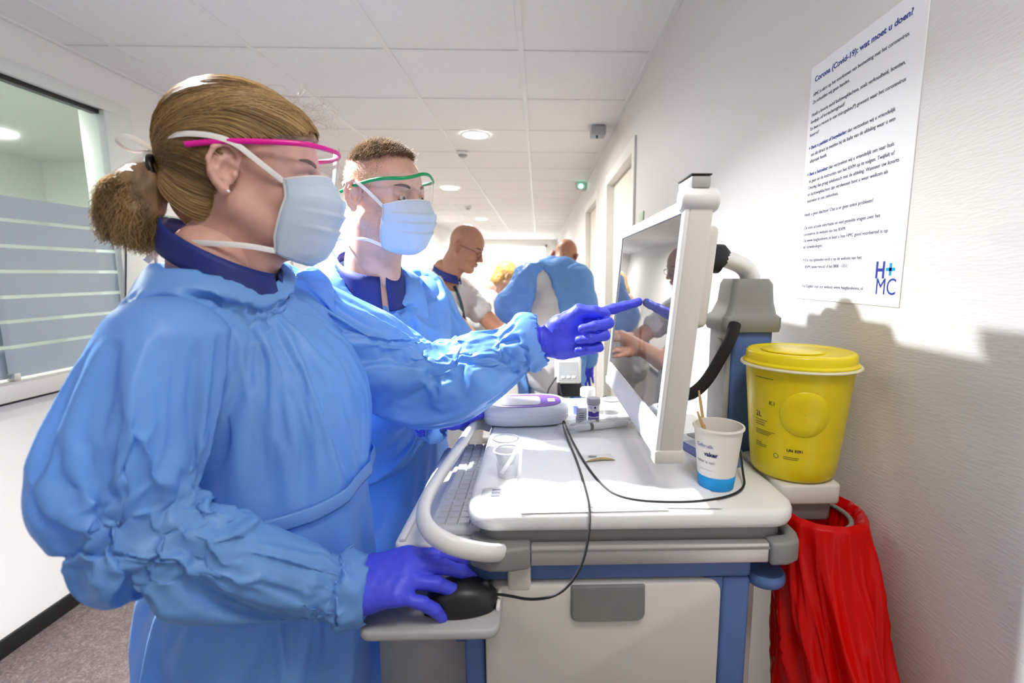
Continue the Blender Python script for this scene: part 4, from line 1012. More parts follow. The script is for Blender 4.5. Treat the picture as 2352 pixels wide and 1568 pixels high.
def visor(P, H, mat, drop=.052, z0=.013, bump=0., sy=.0885, tz=-.022):
    side = lambda y: [(-.052, y*sy, z0+tz), (-.01, y*sy, z0+tz*.55), (.05, y*.0800, z0-.004), (.085, y*.0700, z0)]
    fr_ = [(.104, .055, z0+.001), (.117, .032, z0+.002+bump*.4), (.124, .012, z0+.003+bump), (.124, -.012, z0+.003+bump), (.117, -.032, z0+.002+bump*.4), (.104, -.055, z0+.001)]
    path = chaikin(side(1)+fr_+side(-1)[::-1], 2)
    o = MB().tube([H(q) for q in path], .0036, 8, flat=(.95, .55), upv=(0, 0, 1)).build('safety_glasses', mat, P, smooth=True, auto=60)
    lp = chaikin([side(1)[2], side(1)[3]]+fr_+[side(-1)[3], side(-1)[2]], 2); rows = []
    for k in range(9):
        v = k/8; rows.append([H(q+A3(-.004*v*v, 0, .010-(drop+.010)*v*(1 if abs(q[1]) > .02 else .93))) for q in lp])
    MB().grid(rows).build('visor', m_lens, o, smooth=True)
    return o
# ---- hands (local: X along fingers, Y across towards the thumb side, Z out of the back of the hand)
def hand_sdf(fing, thumb, h=.002, k=.85, wrist=.06):
    """fing: for each of index..little a list of bend angles (deg) at knuckle, middle, tip and spread; thumb: list of points"""
    s = SDF((-.11, -.085, -.10), (.165, .095, .055), h)
    s.cone((-.085, 0, -.001), (-.02, .0, 0), .030, .027, .012, flat=((0, 0, 1), .75))
    s.cone((-.02, .018, 0), (.040, .027, .001), .017, .0145, .016, flat=((0, 0, 1), .85))
    s.cone((-.02, .006, .001), (.044, .009, .003), .018, .0145, .016, flat=((0, 0, 1), .85))
    s.cone((-.02, -.006, 0), (.040, -.010, .002), .018, .014, .016, flat=((0, 0, 1), .85))
    s.cone((-.02, -.018, -.002), (.032, -.027, -.001), .017, .013, .016, flat=((0, 0, 1), .85))
    s.ball((-.002, .022, -.012), (.028, .015, .013), .014)
    s.ball((-.008, -.022, -.010), (.026, .012, .012), .014)
    base = [(.040, .029, .001), (.045, .0095, .003), (.041, -.010, .002), (.033, -.028, -.001)]
    ln = [(.042, .026, .022), (.046, .029, .022), (.043, .027, .022), (.034, .020, .020)]
    rd = [(.0105, .0092, .0085, .0075), (.0105, .0094, .0086, .0076), (.0100, .009, .0082, .0073), (.009, .008, .0073, .0066)]
    tips = []
    for f in range(4):
        p = np.array(base[f]); a = 0; sp = R(fing[f][3])
        pts = [p]
        for j in range(3):
            a += R(fing[f][j]); d = A3(math.cos(a)*math.cos(sp), math.cos(a)*math.sin(sp), -math.sin(a)); p = p+d*ln[f][j]*1.0; pts.append(p)
        for j in range(3): s.cone(pts[j], pts[j+1], rd[f][j], rd[f][j+1], .0032 if j else .006)
        tips.append(pts)
    tr = [.0165, .0125, .0108, .0085]
    for j in range(len(thumb)-1): s.cone(thumb[j], thumb[j+1], tr[j], tr[j+1], .012 if j == 0 else .0035)
    return s, tips
def place_hand(P, sdf, W, X, Yv, k=1., wr=6, mirror=False, name='glove', mat=None, wamp=.0008):
    """W: wrist world position, X: finger direction, Yv: thumb-side direction"""
    V, Fc = sdf.mesh(2)
    n = normals(V, Fc); V = V+n*(wamp*(vnoise(V*A3(90, 45, 45)+3)+.6*vnoise(V*180)))[:, None]
    ring = np.clip((-.045-V[:, 0])/.03, 0, 1); V = V+n*(ring*.0016*np.sin(V[:, 0]*520+6*vnoise(V*30)))[:, None]
    X = np.array(X, float); X /= np.linalg.norm(X); Y = np.array(Yv, float); Y -= X*(Y@X); Y /= np.linalg.norm(Y); Z = np.cross(X, Y)
    if mirror: Z = -Z; Fc = Fc[:, ::-1]
    B = np.stack([X, Y, Z])
    Q = np.array(W)+k*((V+A3(.04, 0, 0)) @ B)
    return emit(name, Q, Fc, mat or m_glove, P), lambda p: np.array(W)+k*((np.array(p)+A3(.04, 0, 0)) @ B)
# ================================================================== woman pointing at the screen
def cloth_wrinkle(V, Fc, amp, sc, seed=0., aniso=None):
    n = normals(V, Fc); P = V*sc+seed
    warp = np.stack([vnoise(P*.6+10), vnoise(P*.6+20), vnoise(P*.6+30)], 1)*.9
    q = P+warp
    if aniso is not None: q = q*aniso
    d = ridged(q)+.5*ridged(q*2.1+5)+.22*ridged(q*4.3+9)
    return V+n*(amp*d)[:, None]
def person(label, loc): return thing('person', loc, label, 'person', None)
W = person('woman in blue gown and pink-framed visor glasses pointing at the screen', (-.43, .67, 0))
HW = Head((0, 0, 0), 15, 3, 2, .90)
HW.c = PXd(507, 386, .585)-HW(A3(-.016, -.077, -.006))        # the near ear sits where the photograph shows it
def legs(s, hip, z0=.0):
    pass
def lower_body(P, cx, cy, yaw, name='trousers', hipw=.17, stance=.09):
    s = SDF((cx-.25, cy-.25, .04), (cx+.25, cy+.25, 1.0), .012)
    rz = rotz(R(yaw)); L_ = lambda x, y, z: A3(cx, cy, z)+rz @ A3(x, y, 0)
    s.cone(L_(0, -.045, .93), L_(0, .045, .93), .09, .09, .05)
    for y in (-1, 1):
        s.chain([L_(0, y*.06, .90), L_(.01, y*.068, .50), L_(-.01, y*.075, .10)], [.068, .058, .056], .05)
    V, Fc = s.mesh(1); V = cloth_wrinkle(V, Fc, .004, 9., 3.)
    emit(name, V, Fc, m_trous, P)
    for y in (-1, 1):
        s = SDF(L_(.04, y*.09, 0)-A3(.2, .2, .0), L_(.04, y*.09, 0)+A3(.2, .2, .14), .008)
        s.cone(L_(-.04, y*.09, .045), L_(.14, y*.10, .035), .042, .034, .02); s.cone(L_(-.03, y*.09, .06), L_(-.02, y*.09, .11), .035, .035, .02)
        s.field(lambda X, Y, Z: .004-Z, k=.004)
        V, Fc = s.mesh(1); emit('shoe', V, Fc, m_shoe, P)
lower_body(W, -.43, .695, 5)
def inner_body(P, head, V0, F0, neck, chest, arms, skinmat, bare=None):
    """head + neck + torso + arms as one continuous skin mesh"""
    s = head
# body: head, neck and torso in one surface
def body_mesh(P, H, kind, closed, torso, mat, h=.0024):
    V, Fc = head_sdf(kind, h, closed).mesh(2)
    V = H(V)
    s = SDF(np.min([t[0] for t in torso], 0)-.3, np.max([t[0] for t in torso], 0)+.3, .012)
    for a, b, ra, rb in torso: s.cone(a, b, ra, rb, .04)
    V2, F2 = s.mesh(1)
    return emit('body', np.concatenate([V, V2]), np.concatenate([Fc, F2+len(V)]), mat, P)
SRw, SLw = A3(-.435, .523, 1.378), A3(-.405, .825, 1.43)
ERw, WRw = A3(-.436, .490, 1.218), A3(-.255, .582, 1.062)
ELw, WLw = A3(-.215, .87, 1.295), A3(-.014, .838, 1.362)
NKw = A3(-.445, .665, 1.475)
body_mesh(W, HW, 'f', True, [(A3(-.44, .665, 1.50), NKw-A3(0, 0, .06), .052, .06), (NKw-A3(0, 0, .1), A3(-.45, .69, 1.0), .07, .07), (SRw+A3(0, .09, .0), SLw, .03, .03), (SRw+A3(0, .03, -.05), ERw, .025, .025), (ERw, WRw, .03, .022), (SLw, ELw, .03, .03), (ELw, WLw, .03, .022)], m_skinw)
face_parts(W, HW, 'closed')
# gown
def w_torso():
    s = SDF((-.66, .48, .42), (-.18, .98, 1.56), .0088)
    s.ball((-.430, .71, 1.30), (.138, .148, .175), .05)
    s.ball((-.375, .715, 1.28), (.118, .140, .125), .06)                 # bust, puffed front
    s.cone((-.43, .712, 1.12), (-.425, .712, 1.02), .126, .136, .07, flat=((0, 1, 0), 1.12))
    s.cone((-.425, .70, 1.0), (-.43, .69, .46), .142, .158, .07, flat=((0, 1, 0), 1.15))
    s.chain([SRw+A3(0, .045, .02), NKw+A3(0, 0, -.035), SLw+A3(0, -.03, 0)], [.062, .072, .070], .05)
    s.cone(NKw+A3(.02, 0, -.02), NKw+A3(.0, 0, .14), .062, .085, .008, op='sub')
    return s.mesh(2)
def w_sleeve_near():
    s = SDF((-.72, .28, 1.0), (-.18, .70, 1.52), .0075)
    s.chain([SRw+A3(.01, .03, .01), SRw*.5+ERw*.5+A3(-.006, -.010, 0), ERw+A3(-.014, -.008, .02)], [.068, .075, .070], .03)
    s.chain([ERw+A3(-.005, -.004, 0), ERw*.6+WRw*.4+A3(0, -.008, .0), ERw*.2+WRw*.8+A3(0, -.004, -.004), WRw+A3(.008, .004, 0)], [.070, .067, .060, .046], .012)
    s.cone(WRw+A3(.010, .004, 0), WRw+A3(.09, .03, -.01), .036, .05, .006, op='sub')
    return s.mesh(2)
def w_sleeve_far():
    s = SDF((-.52, .70, 1.16), (.06, 1.0, 1.54), .0075)
    s.chain([SLw+A3(-.01, -.02, 0), SLw*.5+ELw*.5, ELw], [.072, .078, .076], .03)
    s.chain([ELw, ELw*.5+WLw*.5+A3(0, 0, -.008), ELw*.12+WLw*.88+A3(0, 0, -.004), WLw], [.076, .070, .060, .050], .02)
    s.cone(WLw-A3(.0, 0, 0), WLw+A3(.09, 0, .02), .038, .06, .006, op='sub')
    return s.mesh(2)
import time
def simulate(V, Fc, pin, frames=22, grow=.10, inset=.022, gravity=.6, bend=.4, seed=0, mass=.12, tens=12., selfc=False, amp0=.002):
    """lets the slightly over-sized cloth settle over the body underneath, then returns the settled vertices"""
    t0 = time.time(); n = normals(V, Fc)
    Vi = V-n*inset; Vi = relax(Vi, Fc, 3)
    cb = bpy.data.objects.new('settle_body', np_mesh('settle_body', Vi, Fc)); COL.objects.link(cb)
    cm = cb.modifiers.new('Collision', 'COLLISION'); cb.collision.thickness_outer = .003; cb.collision.cloth_friction = 12
    V1 = V+n*(amp0*vnoise(V*22+seed))[:, None]
    me = np_mesh('settle_cloth', V1, Fc); o = bpy.data.objects.new('settle_cloth', me); COL.objects.link(o)
    vg = o.vertex_groups.new(name='pin'); vg.add([int(i) for i in np.nonzero(pin)[0]], 1., 'ADD')
    md = o.modifiers.new('Cloth', 'CLOTH'); s = md.settings
    s.quality = 6; s.mass = mass; s.tension_stiffness = s.compression_stiffness = tens; s.shear_stiffness = 4; s.bending_stiffness = bend
    s.tension_damping = s.compression_damping = 6; s.shear_damping = 4; s.bending_damping = .4; s.air_damping = 3
    s.vertex_group_mass = 'pin'; s.shrink_min = -grow; s.shrink_max = -grow; s.effector_weights.gravity = gravity; s.time_scale = 1.
    c = md.collision_settings; c.collision_quality = 2; c.distance_min = .003; c.use_self_collision = selfc; c.self_distance_min = .002
    md.point_cache.frame_start = 1; md.point_cache.frame_end = frames+2
    for f in range(1, frames+1): SC.frame_set(f)
    dg = bpy.context.evaluated_depsgraph_get(); ev = o.evaluated_get(dg); m2 = ev.to_mesh()
    out = np.empty(len(m2.vertices)*3); m2.vertices.foreach_get('co', out); out = out.reshape(-1, 3).copy(); ev.to_mesh_clear()
    for ob in (o, cb): d = ob.data; bpy.data.objects.remove(ob); bpy.data.meshes.remove(d)
    SC.frame_set(1); print('SETTLE', len(V), round(time.time()-t0, 1), np.abs(out-V).max(), np.isnan(out).any())
    return out
def join(parts):
    V = np.concatenate([p[0] for p in parts]); o = np.cumsum([0]+[len(p[0]) for p in parts[:-1]]); return V, np.concatenate([p[1]+k for p, k in zip(parts, o)])
near = lambda V, c, r: np.linalg.norm(V-c, axis=1) < r
def elbow_folds(V, Fc, c, ax, amp=.011, rad=.17, freq=11., ns=9.):
    """folds that fan out from the inside of a bent elbow"""
    n = normals(V, Fc); d = V-c; ang = np.arctan2(d[:, 2], d[:, 0]); rho = np.linalg.norm(d, axis=1)
    w_ = np.exp(-(rho/rad)**2)*np.clip(rho/.04, 0, 1); q = vnoise(V*ns+4)*1.6
    return V+n*(amp*w_*np.cos(ang*freq+2*q))[:, None]
pcs = []
V, Fc = w_torso(); pcs.append((simulate(V, Fc, (near(V, NKw, .105) & (V[:, 2] > 1.43)) | (V[:, 2] < .46), frames=18, grow=.11, bend=2.0), Fc))
V, Fc = w_sleeve_near(); V = elbow_folds(V, Fc, A3(-.375, .47, 1.225), A3(0, -1, 0), .011, .20, 7., 5.); pcs.append((simulate(V, Fc, near(V, WRw+A3(.01, .004, 0), .049) | (V[:, 2] > SRw[2]+.035), frames=18, grow=.115, bend=2.5, inset=.03, gravity=.8), Fc))
V, Fc = w_sleeve_far(); V = elbow_folds(V, Fc, A3(-.17, .83, 1.365), A3(0, -1, 0), .006, .15, 8., 6.); pcs.append((simulate(V, Fc, near(V, WLw, .055) | (V[:, 0] < SLw[0]-.02), frames=18, grow=.13, bend=2.5, inset=.028, gravity=.8), Fc))
Vs, Fg = join(pcs)
gw = emit('gown', Vs, Fg, m_gown, W, 1)
# waist tie laid on the settled cloth
def waist_tie(P, Vt, c, z0, amp=.012, w_=.011):
    q = Vt-c; an = np.arctan2(q[:, 1], q[:, 0]); rr_ = np.hypot(q[:, 0], q[:, 1]); pts = []
    for a in np.linspace(-math.pi, math.pi, 73)[:-1]:
        z = z0+amp*math.sin(a*1+.6); da = np.abs((an-a+math.pi) % (2*math.pi)-math.pi); k = (da < .09) & (np.abs(Vt[:, 2]-z) < .016)
        pts.append(rr_[k].max() if k.any() else (pts[-1] if pts else .16))
    pts = np.array(pts); pts = np.maximum(pts, (np.roll(pts, 1)+np.roll(pts, -1)+pts)/3)+.003
    P3 = [c+A3(r_*math.cos(a), r_*math.sin(a), z0+amp*math.sin(a+.6)-c[2]) for a, r_ in zip(np.linspace(-math.pi, math.pi, 73)[:-1], pts)]
    MB().tube(P3+[P3[0]], w_, 8, flat=(1, .14), upv=(0, 0, 1)).build('waist_tie', m_gown, P, smooth=True)
waist_tie(gw, pcs[0][0], A3(-.425, .705, 1.17), 1.165)
# collar of the tunic below
def collar(P, c, rx, ry, tilt_, z0, z1, gap, mat=m_navy, n=48, fl=.012, yaw=0):
    rows = []
    for k in range(5):
        v = k/4; row = []
        for j in range(n):
            a = gap+(2*math.pi-2*gap)*j/(n-1); f = 1+fl*8*(1-v)
            row.append(c+rotz(R(yaw)) @ A3(rx*f*math.cos(a), ry*f*math.sin(a), z0+(z1-z0)*v-tilt_*math.cos(a)*rx))
        rows.append(row)
    b = MB(); b.grid(rows); o = b.build('collar', mat, P, smooth=True); m_ = o.modifiers.new('thickness', 'SOLIDIFY'); m_.thickness = .003
    return o
collar(W, A3(-.425, .665, 1.50), .068, .064, .55, -.018, .018, .12)
# gloves
s_, tp = hand_sdf([(16, 22, 14, 3), (16, 24, 14, 0), (20, 26, 16, -3), (24, 26, 16, -11)], [(-.012, .024, -.012), (.014, .043, -.022), (.040, .048, -.030), (.060, .042, -.034)])
place_hand(W, s_, (-.262, .582, 1.072), (1, .10, .12), (0, 1, .40), k=1.02)
s_, tp = hand_sdf([(2, 6, 4, 4), (62, 88, 42, 0), (70, 88, 44, -2), (74, 84, 44, -4)], [(-.014, .024, -.010), (.022, .040, -.020), (.046, .034, -.028), (.066, .026, -.030)])
hand_l, hm = place_hand(W, s_, (.019, .8345, 1.364), (.97, -.01, .20), (-.12, .12, 1), k=.985, mirror=True)
E2 = hm(tp[0][3]); print('TIP', E2)
# face mask, ties, glasses
mo, mr = mask(W, HW)
mL = lambda i, j: np.array(mr[i][j])
for j, y in ((0, -1), (40, 1)):
    ribbon([mL(1, j), HW(.03, y*.079, .008), HW(0, y*.090, .032), HW(-.05, y*.088, .034), HW(-.095, y*.058, .026), HW(-.124, y*.006, .020)], .0036, 'tie_ribbon', m_tape, mo)
    ribbon([mL(43, j), HW(.01, y*.072, -.108), HW(-.03, y*.076, -.108), HW(-.085, y*.060, -.110), HW(-.108, y*.008, -.114)], .0036, 'tie_ribbon', m_tape, mo)
ribbon([HW(-.124, 0, .020), HW(-.145, -.02, .034), HW(-.162, -.018, .024), HW(-.147, -.01, .012), HW(-.126, 0, .018)], .004, 'tie_bow', m_tape, mo)
ribbon([HW(-.124, 0, .020), HW(-.140, -.012, .0), HW(-.165, -.025, -.025), HW(-.172, -.028, -.034)], .0042, 'tie_bow', m_tape, mo)
ribbon([HW(-.108, -.006, -.114), HW(-.112, -.03, -.108), HW(-.105, -.045, -.120), HW(-.09, -.03, -.124), HW(-.096, -.006, -.117)], .004, 'tie_bow', m_tape, mo)
ribbon([HW(-.108, -.006, -.114), HW(-.118, -.025, -.125), HW(-.13, -.03, -.14)], .004, 'tie_bow', m_tape, mo)
visor(W, HW, M('pink_plastic', (.75, .01, .32), .3, var=.03), drop=.056, z0=.040)
for q in ((-.006, -.0845, -.0365),): MB().lathe([(.0003, .0022), (.0018, .0012), (.0021, 0), (.0018, -.0012), (.0003, -.0022)], HW(*q), 12).build('earring', M('pearl', (.85, .83, .8), .15), W, smooth=True)
# hair: a shell with combed strands running to the ponytail tie
m_hair = M('blond_hair', (.26, .16, .075), .6, var=.45, scale=55, spec=.6, stretch=(1, 1, .35))
def hair_woman():
    s = SDF((-.14, -.105, -.14), (.125, .105, .15), .003)
    s.ball((-.014, 0, .032), (.104, .083, .098), .01); s.ball((.026, 0, .034), (.074, .073, .078), .02); s.ball((-.055, 0, -.03), (.058, .062, .07), .03)
    xs = np.array([-.2, -.09, -.05, -.036, -.028, -.012, .02, .05, .08, .095, .11, .2]); zs = np.array([-.112, -.112, -.10, -.06, -.022, .022, .032, .036, .046, .056, .078, .2])
    s.field(lambda X, Y, Z: (np.interp(X, xs, zs)-Z)*.7+0*Y, k=.004)
    V, Fc = s.mesh(2); n = normals(V, Fc)
    ang = np.arctan2(V[:, 2]-.0, V[:, 0]+.11); 
    V = V-n*.0045
    return HW(V+n*(.0003*np.sin(ang*70+5*vnoise(V*26)+60*np.abs(V[:, 1])))[:, None]), Fc
Vh, Fh = hair_woman(); hw = emit('hair', Vh, Fh, m_hair, W)
def ell(d, off=0.):
    """point on the scalp shell in direction d from the head centre"""
    d = d/np.linalg.norm(d, axis=-1, keepdims=True); c = A3(-.010, 0, .026); r = A3(.1045, .0845, .1015)+off
    return c+d/np.sqrt(((d/r)**2).sum(-1, keepdims=True))
rs = np.random.RandomState(2)
def slerp(a, b, t):
    w0 = np.arccos(np.clip((a*b).sum(-1, keepdims=True), -1, 1))+1e-6; return (np.sin((1-t)*w0)*a+np.sin(t*w0)*b)/np.sin(w0)
def scalp_paths(n):
    c = A3(-.010, 0, .026); tie = A3(-.112, 0, -.012)-c; tie /= np.linalg.norm(tie); out = []
    hx = np.array([.110, .098, .088, .06, .03, -.005, -.026, -.040, -.055]); hy = np.array([.0, .025, .048, .072, .080, .083, .080, .072, .055]); hz = np.array([.082, .076, .063, .048, .042, .034, -.01, -.065, -.098])
    tt = rs.rand(n)**.8*(len(hx)-1); sd = rs.choice((-1, 1), n, p=(.62, .38))
    S = np.stack([np.interp(tt, range(9), hx), sd*np.interp(tt, range(9), hy), np.interp(tt, range(9), hz)], 1)+rs.randn(n, 3)*.0025
    part = rs.rand(n) < .45                                           # swept from the parting across the forehead
    S0 = np.where(part[:, None], A3(.085, .015, .098)+rs.randn(n, 3)*A3(.012, .018, .006), S)
    a = S0-c; a /= np.linalg.norm(a, axis=1, keepdims=True); m = S-c; m /= np.linalg.norm(m, axis=1, keepdims=True)
    b = np.tile(tie, (n, 1))+rs.randn(n, 3)*.06; b /= np.linalg.norm(b, axis=1, keepdims=True)
    k9 = np.arange(9); wz = np.interp(tt, k9, [2.2, 1.5, 1.0, .72, .55, .42, .1, -.2, -.5]); wx = np.interp(tt, k9, [.0, 0, 0, 0, -.15, -.4, -.8, -.9, -.9])
    wp = np.stack([wx, sd*np.interp(tt, k9, [.6, .9, 1, 1, 1, 1, .7, .6, .5]), wz], 1)
    wp = np.where(part[:, None], np.stack([.35+.2*rs.randn(n)*.3, sd*1., .62+.25*rs.rand(n)], 1), wp); wp /= np.linalg.norm(wp, axis=1, keepdims=True)
    T_ = np.linspace(0, 1, 16); P = []
    for t in T_:
        tt_ = np.full((n, 1), t); P.append(slerp(slerp(a, wp, tt_), slerp(wp, b, tt_), tt_))
    D = np.stack(P, 1); off = (rs.rand(n)*.0045-.0005)[:, None]*np.ones((1, 16)); off = off*np.sin(math.pi*np.clip(T_*.85+.15, 0, 1))[None]**.5
    d = D/np.linalg.norm(D, axis=-1, keepdims=True); rad = np.zeros(d.shape[:2])
    for ec, er in (((-.014, 0, .032), (.104, .083, .098)), ((.026, 0, .034), (.074, .073, .078)), ((-.055, 0, -.03), (.058, .062, .07))):
        o_ = (c-A3(*ec))/A3(*er); q = d/A3(*er); qa = (q*q).sum(-1); qb = (q*o_).sum(-1); qc = (o_*o_).sum()-1; disc_ = qb*qb-qa*qc
        rad = np.maximum(rad, np.where(disc_ > 0, (-qb+np.sqrt(np.maximum(disc_, 0)))/qa, 0))
    Q = c+d*(rad+.0006+off)[..., None]
    # lower nape hugs the neck
    return HW(Q+rs.randn(n, 1, 3)*.0006)
m_hair2 = hair_mat('blond_strands', (.13, .068, .026), (.70, .46, .20), .36)
strands(scalp_paths(7500), .00040, .00028, 'hair_strands', m_hair2, hw)
def tail_paths(n, L=.098):
    base = A3(-.122, -.012, -.018); k = np.linspace(0, 1, 14); P = np.zeros((n, 14, 3))
    th = rs.rand(n)*6.28; rr = np.sqrt(rs.rand(n))
    sx = rr*np.cos(th); sy = rr*np.sin(th); ln = L*(.72+.42*rs.rand(n))
    for j, t in enumerate(k):
        sp = .012+.034*math.sin(min(1, t*1.25)*math.pi/2)*(1-.25*t)
        cx = base[0]-.026*(1-(1-t)**2)-.004; cz = base[2]+.012*math.sin(t*3.1)-.98*t*t*1.0*0
        P[:, j, 0] = cx+sx*sp*.85+.010*t*rs.randn(n)*.5; P[:, j, 1] = base[1]-.012*t+sy*sp*.9+.008*t*rs.randn(n)*.5
        P[:, j, 2] = base[2]+.010*np.sin(t*2.6)-ln*t**1.35*(1+0*sx)+sx*-.012*t
    return HW(P)
strands(tail_paths(4200), .00036, .00020, 'ponytail', m_hair2, hw)
st_ = SDF((-.21, -.09, -.16), (-.09, .06, .03), .004)
st_.chain([(-.115, -.012, -.018), (-.136, -.016, -.035), (-.144, -.02, -.065), (-.146, -.022, -.086)], [.016, .025, .026, .018], .02)
V, Fc = st_.mesh(1); emit('ponytail_core', HW(cloth_wrinkle(V, Fc, .003, 60., 1., A3(1, 1, .15))), Fc, m_hair, hw)
for k in range(3):
    MB().tube([HW(-.116-.006*math.cos(t), -.012+.019*math.sin(t), -.014+.018*math.cos(t)+.004*(k-1)) for t in np.linspace(0, 6.28, 22)], .0042, 8).build('hair_band', M('brown_band', (.012, .006, .006), .35, var=.3), hw, smooth=True)
def fly(n):
    k = np.linspace(0, 1, 12); P = np.zeros((n, 12, 3))
    a = rs.rand(n); S = np.stack([.095-.06*a, rs.randn(n)*.03-.02, .070+.045*a], 1); d = np.stack([.03+.03*rs.rand(n), -.01*rs.rand(n), .01+.02*rs.rand(n)], 1)
    for j, t in enumerate(k): P[:, j] = S+d*t+np.stack([.01*t*t*np.sin(3*t+a*9), 0*a, -.05*t*t*rs.rand(n)*.5+.012*np.sin(4*t+a*20)*t], 1)
    return HW(P)
strands(fly(30), .00016, .00008, 'loose_strands', m_hair2, hw)
# ================================================================== man in gown with green glasses
Mn = person('man in blue gown with green-framed visor glasses and face mask behind the woman', (-.33, 1.06, 0))
HM = Head((0, 0, 0), -26, 6, 5, .90)
HM.c = PXd(812, 448, .965)-HM(A3(-.016, -.079, -.006))
NKm = HM(-.055, 0, -.185)
fm = A3(math.cos(R(-50)), math.sin(R(-50)), 0); sm = A3(-fm[1], fm[0], 0)       # facing, towards his left
Cm = A3(NKm[0]-.025, NKm[1]+.03, 0)
SLm = Cm+sm*.165+A3(0, 0, 1.415); SRm = Cm-sm*.165+A3(0, 0, 1.415)
ELm = A3(-.17, 1.22, 1.20); WLm = A3(-.265, 1.17, 1.165)
ERm = A3(-.43, .96, 1.15); WRm = PXd(1000, 962, 1.0)
lower_body(Mn, Cm[0], Cm[1]+.02, -45)
body_mesh(Mn, HM, 'm', False, [(NKm+A3(0, 0, .02), NKm-A3(0, 0, .05), .054, .06), (NKm-A3(0, 0, .1), Cm+A3(0, 0, 1.0), .07, .07), (SRm, SLm, .03, .03), (SRm, ERm, .03, .03), (ERm, WRm, .03, .022), (SLm, ELm, .03, .03)], m_skinm)
face_parts(Mn, HM, 'open')
def m_torso():
    c = Cm; s = SDF(c+A3(-.32, -.32, .44), c+A3(.32, .32, 1.56), .010)
    rz = rotz(R(-50))
    s.ball(c+A3(0, 0, 1.30)+fm*.01, (.125, .190, .19), .05, rot=rz); s.ball(c+A3(0, 0, 1.22)+fm*.03, (.125, .165, .17), .06, rot=rz)
    s.cone(c+A3(0, 0, 1.12)+fm*.02, c+A3(0, 0, 1.0), .130, .135, .07, flat=(sm, 1.2)); s.cone(c+A3(0, 0, 1.0), c+A3(0, 0, .48), .14, .15, .07, flat=(sm, 1.2))
    s.chain([SRm+sm*.03, A3(c[0], c[1], 1.44), SLm-sm*.03], [.066, .075, .066], .05)
    s.cone(NKm+A3(0, 0, -.035)+fm*.02, NKm+A3(0, 0, .12), .066, .09, .008, op='sub')
    return s.mesh(2)
def m_sleeve(S, E, Wr, lo, hi, r=(.070, .074, .072)):
    s = SDF(lo, hi, .0085)
    s.chain([S, S*.5+E*.5, E], list(r), .03); s.chain([E, E*.5+Wr*.5, E*.12+Wr*.88, Wr], [.070, .064, .054, .044], .02)
    d = (Wr-E)/np.linalg.norm(Wr-E); s.cone(Wr, Wr+d*.09, .034, .055, .006, op='sub')
    return s.mesh(2)
pcs = []
V, Fc = m_torso(); pcs.append((simulate(V, Fc, (near(V, NKm-A3(0, 0, .03), .11) & (V[:, 2] > 1.41)) | (V[:, 2] < .48), frames=15, grow=.11, bend=2.0, seed=7), Fc))
for S, E, Wr in ((SLm, ELm, WLm), (SRm, ERm, WRm)):
    lo = np.min([S, E, Wr], 0)-.13; hi = np.max([S, E, Wr], 0)+.13
    V, Fc = m_sleeve(S, E, Wr, lo, hi); pcs.append((simulate(V, Fc, near(V, Wr, .052) | near(V, S, .078) & (((V-S) @ (Cm+A3(0, 0, 1.415)-S)) > 0), frames=15, grow=.13, bend=2.5, inset=.028, gravity=.8, seed=9), Fc))
Vs, Fg = join(pcs); emit('gown', Vs, Fg, m_gown, Mn, 1)
collar(Mn, A3(*(NKm+fm*.014))+A3(-.008, .01, .002), .069, .069, .45, -.062, .014, .10, fl=.022, yaw=-50)
s_, tp = hand_sdf([(10, 22, 14, 4), (14, 26, 16, 0), (20, 30, 18, -3), (28, 32, 18, -8)], [(-.012, .024, -.012), (.014, .043, -.022), (.040, .048, -.030), (.060, .042, -.034)], h=.003)
dR = (WRm-ERm)/np.linalg.norm(WRm-ERm)
place_hand(Mn, s_, WRm+A3(.012, .012, .0), (.75, .62, .12), (-.5, .7, .3), k=1.0)
s_, tp = hand_sdf([(20, 30, 18, 4), (24, 34, 18, 0), (28, 36, 18, -3), (32, 36, 18, -8)], [(-.012, .024, -.012), (.014, .043, -.022), (.040, .048, -.030), (.060, .042, -.034)], h=.003)
place_hand(Mn, s_, WLm+A3(.01, -.0, .0), (.9, .0, .1), (0, -.9, .3), k=1.0, mirror=True)
mo, mr = mask(Mn, HM, top=-.012, wide=1.02)
mL = lambda i, j: np.array(mr[i][j])
for j, y in ((0, -1), (40, 1)):
    ribbon([mL(1, j), HM(.03, y*.081, .004), HM(.0, y*.089, .026), HM(-.05, y*.080, .022), HM(-.10, y*.03, .018)], .0034, 'tie_ribbon', m_tape, mo)
    ribbon([mL(43, j), HM(.01, y*.074, -.100), HM(-.03, y*.078, -.104), HM(-.085, y*.056, -.112), HM(-.108, y*.008, -.116)], .0034, 'tie_ribbon', m_tape, mo)
ribbon([HM(-.09, -.05, -.111), HM(-.115, -.06, -.115), HM(-.125, -.055, -.14), HM(-.115, -.05, -.155)], .0034, 'tie_bow', m_tape, mo)
ribbon([HM(-.1, -.03, -.114), HM(-.12, -.045, -.13), HM(-.11, -.05, -.145)], .0034, 'tie_bow', m_tape, mo)
visor(Mn, HM, M('green_plastic', (.01, .30, .09), .3, var=.03), drop=.05, z0=.034, bump=.012, sy=.083, tz=-.034)
